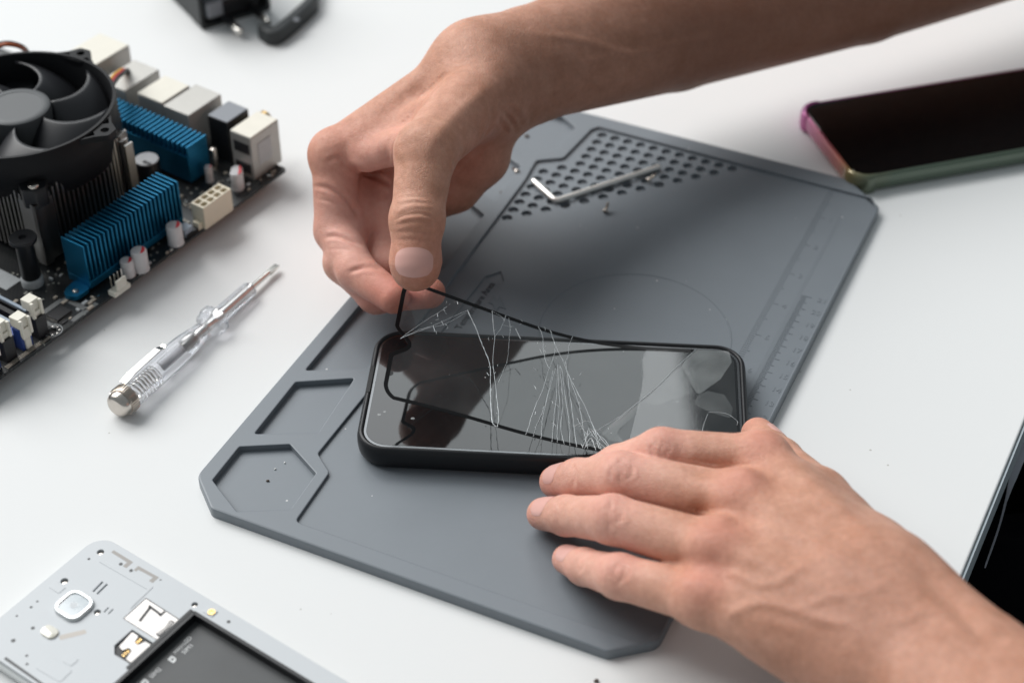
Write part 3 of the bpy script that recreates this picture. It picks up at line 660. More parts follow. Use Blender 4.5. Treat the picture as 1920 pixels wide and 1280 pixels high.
# ================================================================== MOTHERBOARD
MBa = np.array([-.6044, -.7967, 0]); c_ = at(537, 316, 9); a2_ = at(0, 706, 9); MBa = (a2_-c_)/np.linalg.norm(a2_-c_); MBb = np.array([MBa[1], -MBa[0], 0]); MBb = MBb if MBb[0] < 0 else -MBb
BF = Frame((c_[0], c_[1], 0), MBa, MBb)
mo = thing('motherboard', 'black computer motherboard with blue heatsinks and a large black cooling fan', 'motherboard', (*BF((100, 80, 0))[:2], 0))
ZB = 9.0
MB().holed(BF, fillet([(0, 0), (240, 0), (240, 215), (0, 215)], 1.5), [circ(162, 4.2, 1.9, 16), circ(9, 4, 1.8, 14)], ZB-1.7, ZB).build('circuit_board', 'pcb', mo, smooth=0)
def bx(name, m, x0, x1, y0, y1, z0, z1, bev=.3, parent=mo, smooth=30): return MB().box(BF, x0, x1, y0, y1, z0, z1).build(name, m, parent, smooth=smooth, bev=bev)
# standoffs and pin ends under the board
for x, y in ((165, 14), (60, 20), (30, 150), (200, 120), (125, 60), (196, 30)): MB().cyl(BF, x, y, 2.6, 0, ZB-1.7, 12).build('board_foot', 'ivory', mo)
# rear sockets
def io(m, x0, x1, y0, y1, z1, name='port_block', top=None):
    o = bx(name, m, x0, x1, y0, y1, ZB, z1, .4)
    if top: bx('port_top', top, x0+.2, x1-.2, y0+.2, y1-.2, z1+.02, z1+.5, .2, o)
    mb = MB()
    return o
o = io('tin', -4, 17.6, 6.2, 20, 34.5, 'network_port_block', 'ivory'); 
mb = MB().box(BF, 3, 13, 5.9, 6.18, 16, 29); mb.build('maker_label', 'label', o, smooth=0)
for z in (12, 24): mb = MB().box(BF, 17.62, 17.9, 8, 18, z, z+6); mb.build('socket_opening', 'chip', o, smooth=0)
io('blackplastic', -4, 12.5, 26.5, 40, 33.5, 'video_port_block', 'adapterlip')
o = io('tin', -4, 21, 45, 62.8, 36, 'port_block'); io('tin', 0, 21, 63.2, 81, 36.5, 'port_block', 'ivory'); io('tin', -3, 23, 88, 106, 36.5, 'port_block'); io('tin', -8, 20, 114, 136, 40, 'port_block', 'ivory')
MB().cyl(Frame(BF((-8, 24, 24)), MBb, (0, 0, 1), MBa), 0, 0, 4.2, -6, 12, 20).build('coaxial_socket', 'gold', mo, smooth=40)
# blue heatsinks
def fins(name, x0, x1, y0, y1, z0, z1, along, nf, tf, shoulder=0.):
    mb = MB()
    if along == 'a':
        mb.box(BF, x0, x1, y0, y1, z0, z0+4)
        for k in range(nf):
            x = x0+(x1-x0-tf)*k/(nf-1); mb.box(BF, x, x+tf, y0, y1, z0+4, z1)
    else:
        mb.box(BF, x0, x1, y0, y1, z0, z1-6)
        for k in range(nf):
            y = y0+(y1-y0-tf)*k/(nf-1); mb.box(BF, x0, x1, y, y+tf, z1-6, z1)
    return mb.build(name, 'blue', mo, smooth=30, bev=.18, seg=1)
fins('finned_heatsink', 67.5, 131.8, 9.2, 23.8, ZB+2, 36, 'a', 25, .95)
fins('ribbed_heatsink', 25.2, 39.8, 29.5, 100, ZB+2, 32.5, 'b', 23, 1.25)
tb = MB().holed(BF, fillet([(131.5, 9), (141, 9.5), (143, 16), (139, 18.5), (131.5, 20)], 3), [circ(137.8, 13.2, 1.7, 12)], ZB+1, ZB+3.2); tb.build('heatsink_tab', 'blue', mo, smooth=30)
MB().cyl(BF, 137.8, 13.2, 1.5, ZB+.6, ZB+4, 14, bev=.4).build('tab_screw', 'nickel', mo)
MB().cyl(BF, 20, 31, 1.8, ZB, ZB+12, 14, bev=.4).build('tab_screw', 'nickel', mo)
# processor cooler: square block of upright fins, black fan above
CX, CY = 97., 82.
mb = MB(); x0, x1, y0, y1 = 60., 131., 39., 121.
mb.box(BF, x0+9, x1-9, y0+9, y1-9, ZB+4, 50)
def arch(u, h): return 48.5+6*abs(u)**1.7
for k in range(25):
    u = k/24; x = x0+(x1-x0-1)*u
    w = abs(2*u-1); z = 54-7*w*w+ (0)
    inset_ = 10*max(0, (.35-u)/.35)**1.5
    mb.box(BF, x, x+1.05, y0+inset_, y0+11, ZB+4, z); mb.box(BF, x, x+1.05, y1-11, y1, ZB+4, z)
for k in range(27):
    u = k/26; y = y0+(y1-y0-1)*u; w = abs(2*u-1); z = 54-7*w*w
    mb.box(BF, x1-11, x1, y, y+1.05, ZB+4, z); mb.box(BF, x0+ (6 if u < .25 else 0), x0+11, y, y+1.05, ZB+4, z)
for s_ in (1,): mb.box(BF, x1-4.5, x1+.6, y0-.6, y0+1.6, ZB+3, 47); mb.box(BF, x1-1.5, x1+.6, y0-.6, y0+5, ZB+3, 47)
mb.build('cooler_fins', 'alu', mo, smooth=30)
AFN = Frame(BF((CX, CY, 0)), MBa, MBb)
# shroud from the round fan down to the square block
a = np.linspace(0, 2*PI, 72, endpoint=False)
sq = lambda R_, p_: np.c_[R_*np.sign(np.cos(a))*np.abs(np.cos(a))**p_, R_*np.sign(np.sin(a))*np.abs(np.sin(a))**p_]
def ring_at(P, z): return AFN(np.c_[P, np.full(72, z)])
shell = [ring_at(sq(45.6, .96)*np.array([.86, 1.])-np.array([1, 0]), 43), ring_at(sq(46.2, .97)*np.array([.93, 1.0]), 49), ring_at(sq(46.4, 1), 54), ring_at(sq(46.6, 1), 58), ring_at(sq(47.6, 1), 58.6), ring_at(sq(48.0, 1), 70), ring_at(sq(47.8, 1), 70.4), ring_at(sq(46.3, 1), 70.4), ring_at(sq(46.1, 1), 69.9), ring_at(sq(44.6, 1), 52), ring_at(sq(44.2, .96)*np.array([.86, 1.])-np.array([1, 0]), 43.5)]
MB().loft(shell, (False, False)).build('fan_frame', 'fanplastic', mo, smooth=35)
ff = bpy.data.objects['fan_frame']
for k, dg in enumerate((-99, -9, 81, 171)):
    d_ = math.radians(dg); EF = Frame(AFN((0, 0, 0)), math.cos(d_)*MBa+math.sin(d_)*MBb, -math.sin(d_)*MBa+math.cos(d_)*MBb)
    ou = fillet([(45.5, -14), (51, -7), (56.5, -3), (56.5, 3), (51, 7), (45.5, 14)], 1.5)
    MB().holed(EF, ou, [circ(52.2, 0, 2.1, 14), fillet([(47.6, -9.5), (50.6, -5.6), (48.2, -3.6)], .3), fillet([(47.6, 9.5), (50.6, 5.6), (48.2, 3.6)], .3)], 66.5, 69.6).build('fan_ear', 'fanplastic', ff, smooth=30)
# mounting feet of the shroud at the block's corners, each with a screw
for x, y, z in ((127, 42, 54.5), (62.5, 55, 56), (64, 118, 55), (127, 118, 55)):
    q = np.array([x-CX, y-CY]); q /= np.linalg.norm(q); EF = Frame(BF((x, y, 0)), q[0]*MBa+q[1]*MBb, -q[1]*MBa+q[0]*MBb)
    o = MB().prism(EF, fillet([(-16, -9), (2, -5.5), (4.5, 0), (2, 5.5), (-16, 9)], 2), z-10, z, bev=.6).build('shroud_foot', 'blackplastic', ff, smooth=40)
    MB().cyl(EF, 0, 0, 2.6, z, z+1.7, 18, bev=.9).build('foot_screw', 'nickel', o, smooth=60)
MB().lathe(Frame(AFN((0, 0, 0)), (0, 0, 1), MBa, MBb), [(50, 16.5), (66.5, 16.5), (68, 16.2), (68.7, 15.2), (68.7, 12.6), (68.5, 12.4), (68.5, 0.01)], 48, (True, False)).build('fan_hub', 'hubsticker', mo, smooth=40)
for b_i in range(7):
    mb = MB(); base = b_i*2*PI/7+.42; nu, nv = 14, 12; V = []
    for i in range(nu):
        r = 16.3+(44.2-16.3)*i/(nu-1); u = i/(nu-1)
        for j in range(nv):
            v = j/(nv-1); span = .47+.06*u
            th = base-.55*u*u+.10*u+(v-.5)*span*1.35
            z = 66.8-15*v**1.15-1.2*u*(1-u)+1.0*math.sin(PI*v)
            V.append(AFN((r*math.cos(th), r*math.sin(th), z)))
    mb.add(V, [(i*nv+j, i*nv+j+1, (i+1)*nv+j+1, (i+1)*nv+j) for i in range(nu-1) for j in range(nv-1)])
    o = mb.build('fan_blade', 'blade', mo, smooth=180); sm = o.modifiers.new('thickness', 'SOLIDIFY'); sm.thickness = .0013; sm.offset = 0
# cooler cable
for k, (m_, dx) in enumerate((('wireyellow', -1.6), ('wirered', 0), ('wireblack', 1.6))):
    P = [at(205+dx*3, 163+dx, 60), at(216+dx*3, 146+dx, 54), at(226+dx*3, 137+dx, 50), at(236+dx*3, 131, 40), at(240, 150, 12)]
    MB().tube(spline(P, 6), .8, 8).build('fan_wire', m_, mo)
MB().tube(spline([at(-30, 100, 66), at(0, 86, 68), at(20, 84, 68), at(42, 91, 62), at(60, 110, 40)], 6), 1.1, 8).build('fan_wire', 'wireorange', mo)
MB().tube(spline([at(-30, 96, 64), at(0, 82, 66), at(22, 81, 66), at(46, 90, 60), at(60, 112, 38)], 6), 1.0, 8).build('fan_wire', 'wireblack', mo)
# capacitors
def capac(x, y, r, h, ang=0.3, base=None):
    F2 = Frame(BF((x, y, ZB)), math.cos(ang)*MBa+math.sin(ang)*MBb, -math.sin(ang)*MBa+math.cos(ang)*MBb)
    o = MB().lathe(Frame(F2.o, (0, 0, 1), F2.m[0], F2.m[1]), [(0, r*1.04), (.8, r*1.04), (1.3, r*.93), (1.8, r), (h-.6, r), (h-.15, r*.93), (h, r*.86)], 28).build('capacitor', 'capwhite', mo, smooth=40)
    MB().cyl(F2, 0, 0, r*.84, h+.01, h+.12, 24).build('capacitor_top', 'capgrey', o)
    aa = np.radians(np.linspace(-66, 66, 11)); seg_ = [(r*.82*math.cos(q), r*.82*math.sin(q)) for q in aa]
    MB().prism(F2, seg_, h+.12, h+.2).build('polarity_mark', 'red', o, smooth=0)
capac(80, 3.2, 3.9, 11, -2.2); capac(105, 2.6, 3.9, 11.5, -2.2); capac(111.8, 4.4, 3.2, 9, -2.2); capac(27.5, 9, 3.3, 10, -2.2); capac(22, 14, 3.1, 7, -2.2); capac(31, 25.2, 2.1, 9, -2.2)
o = MB().cyl(BF, 51.3, 47.5, 6.4, ZB, 25, 32, bev=.6).build('choke', 'blackplastic', mo, smooth=40)
MB().cyl(BF, 51.3, 47.5, 6.1, 25.02, 25.5, 32, bev=.3).build('choke_top', 'capgrey', o)
bx('choke_notch', 'blackplastic', 53, 54.6, 42, 47, 25.52, 25.8, 0, o)
# 8-way power socket
px_, py_ = 44., -1.0
o = MB().holed(BF, [(43.2, -1.6), (63.6, -1.6), (63.6, 6.6), (43.2, 6.6)], [rrect(44.4+4.8*i, 44.4+4.8*i+3.6, y_, y_+3.0, .7, 4) for i in range(4) for y_ in (-.9, 2.9)], ZB, 22).build('power_socket', 'cream', mo, smooth=30)
bx('socket_floor', 'hole', 43.6, 63.2, -1.2, 6.2, ZB+.2, 16, 0, o)
bx('socket_catch', 'cream', 63.7, 66.2, .5, 4.5, ZB, 13, .2, o); bx('socket_catch', 'cream', 41, 43.1, .5, 4.5, ZB, 13, .2, o)
# 4-pin fan header
o = bx('fan_header', 'ivory', 118, 128.4, -3.0, 1.6, ZB, ZB+2.6, .2); bx('header_tongue', 'ivory', 119.8, 126.2, -3.0, -1.8, ZB+2.62, ZB+8, .2, o)
for k in range(4): bx('header_pin', 'steel', 119.2+2.4*k, 119.8+2.4*k, .1, .7, ZB+2.62, ZB+10.5, 0, o)
# cooler push pins
for x, y in ((142.5, 37.5),):
    F2 = Frame(BF((x, y, 0)), (0, 0, 1), MBa, MBb)
    o = MB().lathe(F2, [(ZB, 3.8), (ZB+3, 3.6), (ZB+5, 4.6), (34, 4.2), (34.5, 6.4), (35.8, 6.7), (36.6, 6.3), (36.6, 2.), (35.2, 1.6), (35.2, .05)], 28).build('push_pin', 'blackplastic', mo, smooth=40)
    MB().lathe(F2, [(ZB, 5.2), (ZB+3.4, 5.4), (ZB+4.4, 4.7)], 20).build('pin_collar', 'label', o, smooth=40)
# chips, label and printed corner marks near the front edge
chp = lambda x0, x1, y0, y1, h, m='chip', nm='chip': bx(nm, m, x0, x1, y0, y1, ZB, ZB+h, .15)
o = chp(147.5, 156.5, 6.3, 13.6, 1.3)
pn = MB()
for k in range(10):
    pn.box(BF, 148.1+.85*k, 148.5+.85*k, 5.5, 14.4, ZB, ZB+.3)
    pn.box(BF, 146.7, 157.3, 6.9+.65*k, 7.15+.65*k, ZB, ZB+.3)
pn.build('chip_legs', 'steel', o, smooth=0)
pr = MB()
for x0, x1, y0, y1 in ((143.5, 158, 15.8, 18.6), (140.6, 143.6, 2.5, 17.5), (136, 152, -.6+1.2, 3.2), (158.5, 160.6, 5, 13)): pr.box(BF, x0, x1, y0, y1, ZB+.004, ZB+.03)
pr.build('board_print', 'boardprint', mo, smooth=0)
bx('spec_label', 'label', 143.8, 153.5, 44, 62, ZB+.02, ZB+.2, 0)
o = MB().loft([BF(np.c_[circ(162, 4.2, r, 28), np.full(28, ZB+.01)]) for r in (4.6, 4.3)]+[BF(np.c_[circ(162, 4.2, r, 28), np.full(28, ZB+.03)]) for r in (4.3, 4.6)], (False, False)).build('hole_ring', 'label', mo, smooth=0)
for k in range(8): q = k*PI/4; MB().cyl(BF, 162+3.1*math.cos(q), 4.2+3.1*math.sin(q), .42, ZB, ZB+.18, 10, bev=.08).build('solder_dot', 'steel', mo)
chp(40, 48, 12, 20, 1.1); chp(66, 74, -.0+1, 6, 1.6, 'chip'); chp(4, 12, 60, 72, 1.1); chp(86, 96, 25, 33, 1.0); chp(52, 60, 26, 33, 4.5, 'chip', 'inductor'); chp(69, 74.5, 1.8, 7.2, 4.4, 'greyblue', 'inductor')
def smd(x, y, l, w, h, m): MB().box(BF, x-l/2, x+l/2, y-w/2, y+w/2, ZB, ZB+h).build('chip_component', m, mo, smooth=0)
spots = 0
while spots < 92:
    x, y = random.uniform(4, 172), random.uniform(.8, 36)
    if any(x0 <= x <= x1 and y0 <= y <= y1 for x0, x1, y0, y1 in ((66, 144, 6.5, 26), (40, 68, -3, 8), (-5, 19, 4, 36), (24, 41, 28, 36), (145, 159, 5, 15), (156, 168, -1, 9.5), (116, 130, -4, 3), (75, 85, -1, 8), (100, 116, -2, 8.5), (163, 172, 3, 36), (136, 150, 30, 36))): continue
    l, w = random.choice(((2, 1.2), (1.2, 2), (1.6, .8), (.8, 1.6), (3.2, 1.6))); smd(x, y, l, w, random.uniform(.5, 1.1), random.choice(('ceramic', 'ceramic', 'label', 'chip', 'steel'))); spots += 1
# memory slots with latches
for k, (xs_, m_) in enumerate(((163.8, 'chip'), (173.6, 'bluesocket'), (183.4, 'chip'), (193.2, 'bluesocket'))):
    o = MB().holed(BF, [(xs_, 9), (xs_+6.6, 9), (xs_+6.6, 142), (xs_, 142)], [[(xs_+2.4, 14), (xs_+4.2, 14), (xs_+4.2, 137), (xs_+2.4, 137)]], ZB, ZB+7.5).build('memory_slot', m_, mo, smooth=0)
    bx('slot_rail', 'greyblue', xs_+.3, xs_+1.9, 16, 136, ZB+7.52, ZB+8.6, .1, o)
    bx('slot_end', m_, xs_+.2, xs_+6.4, 4, 9, ZB, ZB+12, .3, o)
    dy = (3., .6, 3., .6)[k]; zt = (1., -1.5, 1., -1.5)[k]
    l_ = MB().box(BF, xs_+.4, xs_+6.2, 3+dy, 9+dy, 23+zt, 28.5+zt).box(BF, xs_+.9, xs_+5.7, 2.2+dy, 5.2+dy, 17+zt, 23+zt).box(BF, xs_+1.7, xs_+4.9, 2.4+dy, 4.6+dy, 11+zt, 17+zt).box(BF, xs_+.2, xs_+1.6, 1.2+dy, 3+dy, 19+zt, 28.4+zt).box(BF, xs_+5., xs_+6.4, 1.2+dy, 3+dy, 19+zt, 28.4+zt)
    l_.build('slot_latch', 'ivory', o, smooth=30, bev=.25, seg=1)
cc = MB()
for k in range(22): cc.box(BF, 172+.95*k, 172.5+.95*k, 1.0, 3.4, ZB, ZB+.25)
for k in range(12): cc.box(BF, 168+.0+.95*k-2, 168.5+.95*k-2, 1.0, 2.4, ZB, ZB+.25)
cc.build('contact_row', 'ceramic', mo, smooth=0)

# ================================================================== OPENED PHONE, BOTTOM LEFT
k0 = at(190, 1022, 7.5); e1 = np.array([-.573, -.8195, 0]); e2 = np.array([.8195, -.573, 0])
o_ = k0-np.array([0, 0, k0[2]])-e1*5.0-e2*5.5
OF = Frame(o_+e1*0, e2, e1, (0, 0, 1))                    # x down the length, y across
op = thing('opened_smartphone', 'grey smartphone with its back cover off and dark empty battery bay', 'smartphone', tuple(OF((40, 34, 0))))
ZC = 7.6
def orr(i, z, r=9.): return OF(np.c_[rrect(i, 140-i, i, 69.8-i, max(.6, r-i), 8), np.full(32, z)])
MB().loft([orr(1.6, 0), orr(.3, 1.6), orr(0, 3.6), orr(.2, 5.4), orr(.8, 6.6), orr(1.2, 6.8)], (True, False)).build('rim', 'phonerim', op, smooth=50)
bay = fillet([(59.8, 8.6), (134, 8.6), (134, 62), (59.8, 62)], [1.2, 3, 3, 1.2])
sdp = fillet([(39.8, 14.6), (58.9, 15.0), (58.6, 27.6), (40.0, 27.4)], .5); simp = fillet([(46.8, 29.2), (58.5, 29.3), (58.5, 41.7), (50, 41.9), (46.8, 38.8)], .5)
scr = [(7.9, 7.8, 1.5), (7.4, 27., 1.6), (29.6, 30.8, 1.4), (60.8 - 3, 6.2, 1.3)]
slit = [[(19.6, 18.5), (20.5, 18.5), (21.1, 24.4), (20.2, 24.4)], [(21.9, 18.3), (22.8, 18.3), (23.3, 24.3), (22.4, 24.3)], [(31.2, 26.6), (31.8, 26.6), (32.1, 29.4), (31.5, 29.4)], [(33.2, 26.2), (33.8, 26.2), (34.1, 29.), (33.5, 29.)]]
ch = MB().holed(OF, rrect(.9, 139.1, .9, 68.9, 8.2, 8), [bay, sdp, simp]+[circ(x, y, r, 16) for x, y, r in scr]+slit, 3.0, ZC); ch.build('chassis', 'phonewhite', op, smooth=30)
MB().prism(OF, inset(rrect(.9, 139.1, .9, 68.9, 8.2, 8), .4), 2.6, 3.1).build('under_plate', 'chip', op, smooth=0)
MB().prism(OF, bay, 3.1, 3.9).build('battery_bay', 'bay', op, smooth=0)
bi = inset(bay, 1.5)
MB().loft([OF(np.c_[p_, np.full(len(bay), z)]) for p_, z in ((inset(bay, .03), 3.5), (inset(bay, .03), ZC+.35), (bi, ZC+.35), (bi, 3.5))], (False, False)).build('bay_wall', 'blackplastic', op, smooth=30)
MB().prism(OF, [(58.3, 9), (59.7, 9), (59.7, 44), (58.3, 44)], ZC+.02, ZC+.5).build('bay_lip', 'blackplastic', op, smooth=0)
TX = lambda x, y: Frame(OF((x, y, 0)), -e1, -e2, (0, 0, 1))
merge(text('microSD', TX(66.3, 26.6), 0, 0, 3.95, 2.7, .05), text('SIM1', TX(69.2, 24.6), 0, 0, 3.95, 2.7, .05), text('SIM2', TX(67.3, 40.2), 0, 0, 3.95, 2.7, .05)).build('printed_words', 'print', op, smooth=0)
mb = MB()
for x, y in ((67.2, 29.0), (66.6, 43.0)):
    mb.holed(OF, fillet([(x-1.6, y-1.2), (x+.6, y-1.2), (x+1.6, y-.2), (x+1.6, y+1.2), (x-1.6, y+1.2)], .3), [circ(x, y, .55, 10)], 3.95, 4.0)
mb.build('card_icon', 'print', op, smooth=0)
# camera window, flash, card slots
cx, cy = 20.4, 34.1; CF = Frame(OF((cx, cy, 0)), e2, e1)
q = rrect(-6.6, 6.6, -6.6, 6.6, 4.2, 6)
MB().loft([CF(np.c_[p_, np.full(24, z)]) for p_, z in ((q, ZC), (q, ZC+.9), (inset(q, .5), ZC+1.5), (inset(q, 1.4), ZC+1.5), (inset(q, 1.7), ZC+1.0))], (False, False)).build('camera_ring', 'phonerim', op, smooth=50)
MB().prism(CF, inset(q, 1.6), ZC+.3, ZC+1.0).build('camera_window', 'lens', op, smooth=40)
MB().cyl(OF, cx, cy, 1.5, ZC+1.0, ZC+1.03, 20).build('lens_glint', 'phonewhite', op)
fx, fy = 22.1, 48.6
MB().prism(OF, rrect(fx-3.6, fx+3.6, fy-2.6, fy+2.6, 2.2, 6), ZC, ZC+.7, bev=.3).build('flash_window', 'flash', op, smooth=40)
MB().prism(OF, fillet([(fx+4, fy-1), (fx+10, fy-9), (fx+12, fy-8), (fx+6, fy+.5)], 1), ZC+.004, ZC+.02).build('glue_stain', mat('amber_stain', (.50, .46, .42), .5), op, smooth=0)
sd2 = MB().prism(OF, inset(sdp, .35), 3.2, ZC-.1).build('memory_card_slot', 'foil', op, smooth=0)
mb = MB().prism(OF, [(44., 17.0), (45.2, 17.0), (46.8, 24.6), (45.6, 24.6)], ZC-.08, ZC-.05).prism(OF, [(43.6, 16.4), (50.4, 17.0), (50.4, 18.0), (43.6, 17.4)], ZC-.08, ZC-.05).prism(OF, [(50.2, 15.3), (51.2, 15.3), (51.2, 18.2), (50.2, 18.2)], ZC-.08, ZC-.05)
mb.prism(OF, fillet([(55.4, 17.4), (57.6, 17.0), (57.9, 26), (55.6, 25.6), (56.4, 21.5)], .6), ZC-.08, ZC-.05).build('slot_cutouts', 'chip', sd2, smooth=0)
mb = MB()
for k in range(8): mb.box(OF, 55.9, 57.4, 17.9+k*.95, 18.3+k*.95, ZC-.05, ZC+.05)
mb.build('slot_teeth', 'foil', sd2, smooth=0)
si2 = MB().prism(OF, inset(simp, .35), 3.2, ZC-.9).build('sim_card_slot', 'chip', op, smooth=0)
MB().prism(OF, fillet([(47.6, 30), (51.0, 30.2), (51.9, 33.2), (54, 33.4), (55, 30.6), (57.8, 30.4), (57.8, 41.0), (55, 40.8), (54, 36.6), (51.9, 36.4), (51, 38.6), (48.6, 38.0)], .5), ZC-.9, ZC-.15).build('slot_cover', 'foil', si2, smooth=0)
for k in range(6):
    x, y = (52.6+.0, 30.4+.9*(k % 3)) if k < 3 else (52.8, 37.4+1.2*(k-3))
    MB().box(OF, x-.6, x+.6, y, y+.45, ZC-.9, ZC-.5).build('slot_contact', 'gold', si2, smooth=0)
for x, y, r in scr: MB().cyl(OF, x, y, r*.78, 3.2, ZC-1.0, 16, bev=.2).build('chassis_screw', 'nickel', op, smooth=40)
MB().prism(OF, [(63.2, 3.6), (67.8, 3.6), (67.8, 7.2), (63.2, 7.2)], ZC+.01, ZC+.25, bev=.1).build('screw_pad', 'phonewhite', op, smooth=0)
MB().lathe(Frame(OF((66, 5.4, ZC+.25)), (0, 0, 1), e2, e1), [(0, 1.6), (.25, 1.5), (.25, .8), (.05, .6), (.05, .01)], 18).build('brass_screw', 'gold', op, smooth=30)
mb = MB()
for x, y, r in ((19.2, 7.7, .8), (25., 7.8, .8), (6.8, 13.1, .6), (6.6, 40.5, .5), (6.8, 43.9, .6), (5.6, 50.2, .5), (15.2, 50.8, .8), (23.4, 61.5, .6), (26.5, 64.2, .6), (74.5, 5.0, .8), (13.7, 59.4, .9), (38, 4.6, .4)): mb.cyl(OF, x, y, r, ZC, ZC+.03, 12)
mb.build('pin_holes', 'bay', op, smooth=0)
mb = MB()
for P_ in ([(11.5, 4.), (22.5, 4.1), (22.5, 8), (20.6, 8), (20.6, 5.6), (11.5, 5.4)], [(25.6, 4.4), (36.6, 4), (36.6, 7.6), (34.6, 7.6), (34.6, 5.4), (27, 5.8), (27, 7), (25.6, 7)]): mb.prism(OF, P_, ZC+.004, ZC+.03)
mb.build('antenna_traces', 'scratch', op, smooth=0)
for P_ in (fillet([(29.4, 56.4), (42.9, 56.4), (43.2, 63.2), (30.4, 63.8)], 1.2), fillet([(36, 51.5), (41, 51.3), (41, 55.5), (36, 55.8)], 1), fillet([(4.8, 29), (10.6, 29), (10.6, 33), (4.8, 33)], .6), fillet([(10.5, 10.4), (38.4, 8.9), (39.4, 26), (37.6, 11.4), (11.2, 12)], .5)):
    MB().loft([OF(np.c_[p_, np.full(len(P_), z)]) for p_, z in ((P_, ZC), (inset(P_, .15), ZC+.16))], (False, True)).build('raised_panel', 'phonewhite', op, smooth=0)
MB().prism(OF, [(17.5, 66.4), (40, 67.0), (40, 68.0), (17.5, 67.6)], ZC+.01, ZC+.06).build('side_slot', 'bay', op, smooth=0)
for y in (18.4, 21.2): MB().box(OF, -.7, 0.6, y-.7, y+.7, 3, 5.4).build('side_key', 'phonerim', op, smooth=0, bev=.2)

# ================================================================== PLUG ADAPTER, FAR BACK
q0 = at(378, 58, 0); q1 = at(318, -2, 0); u_ = (q1-q0)/np.linalg.norm(q1-q0); w_ = np.array([-u_[1], u_[0], 0]); w_ = -w_ if w_[0] < 0 else w_
AF = Frame(q0, w_, u_)                         # x across the open front, y towards the back
ad = thing('plug_adapter', 'matt black plug adapter with two bright metal pins at the back', 'plug adapter', tuple(AF((22, 20, 0))))
MB().holed(Frame(AF((0, 0, 0)), w_, (0, 0, 1), u_), fillet([(0, 0), (46, 0), (46, 44), (0, 44)], 2.5), [fillet([(2.4, 2.6), (43.6, 2.6), (43.6, 41), (2.4, 41)], 2)], 0, 14).build('shell', 'adapter', ad, smooth=30, bev=.5)
MB().box(AF, .5, 45.5, 13, 62, .3, 43.5).build('back_body', 'adapter', ad, smooth=0, bev=1.5)
MB().box(AF, 4.5, 15, -1.5, 8, 6.5, 17).build('latch', 'adapterlip', ad, smooth=0, bev=1.2)
MB().box(AF, 13, 38, 2, 10, 14, 19).build('latch_bar', 'adapterlip', ad, smooth=0, bev=1.)
MB().box(AF, 10, 40, 2, 12.9, 3.2, 13.8).build('plug_block', 'blackplastic', ad, smooth=0, bev=1.5)
for x, z in ((15.5, 6.), (34, 6.4)):
    P = Frame(AF((x, -5, z-1.5)), -u_, w_, (0, 0, 1))
    o = MB().lathe(P, [(-5, 2.3), (9.5, 2.3)], 20).build('plug_pin', 'blackplastic', ad, smooth=40)
    MB().lathe(P, [(8.0, 2.34), (15.2, 2.4), (16.4, 1.9), (16.8, .9)], 20).build('pin_tip', 'steel', o, smooth=40)
# loose black bracket next to it
bp_ = np.array([at(x, y, 4)[:2] for x, y in ((588, -90), (586, -30), (585, 2), (580, 16), (536, 56), (515, 70), (503, 66), (494, 58))]); bp_ = spline(bp_, 5)
T_ = np.gradient(bp_, axis=0); T_ /= np.linalg.norm(T_, axis=1)[:, None]; Nn = np.c_[-T_[:, 1], T_[:, 0]]
L = [np.array([[*(p+n_*w), z] for w, z in ((-3.6, .2), (3.6, .2), (3.9, 3), (3.4, 8.6), (2.6, 9.2), (-2.6, 9.2), (-3.4, 8.6), (-3.9, 3))]) for p, n_ in zip(bp_, Nn)]
br_ = thing('adapter_bracket', 'loose black plastic bracket curving round beside the plug adapter', 'bracket', (*bp_.mean(0), 0))
MB().loft(L).build('bracket_arm', 'adapter', br_, smooth=40)
pp = at(556, 38, 9.2); MB().cyl(Frame(pp, (1, 0, 0), (0, 1, 0)), 0, 0, 1.8, 0, .5, 16, bev=.2).build('screw_boss', 'adapterlip', br_, smooth=40)
# crumb at the front edge of the frame
p = at(1118, 1275, .6)
o = MB().loft([np.array([p+np.array([1.0*s_*math.cos(b)*(1+.25*math.sin(2*b)), .8*s_*math.sin(b), h]) for b in np.linspace(0, 2*PI, 9, endpoint=False)]) for s_, h in ((.7, -.6), (1, -.1), (.8, .4), (.3, .7))]).build('crumb', 'crumb', smooth=60)
tag(o, 'brown crumb on the white table in front of the grey mat', 'crumb')
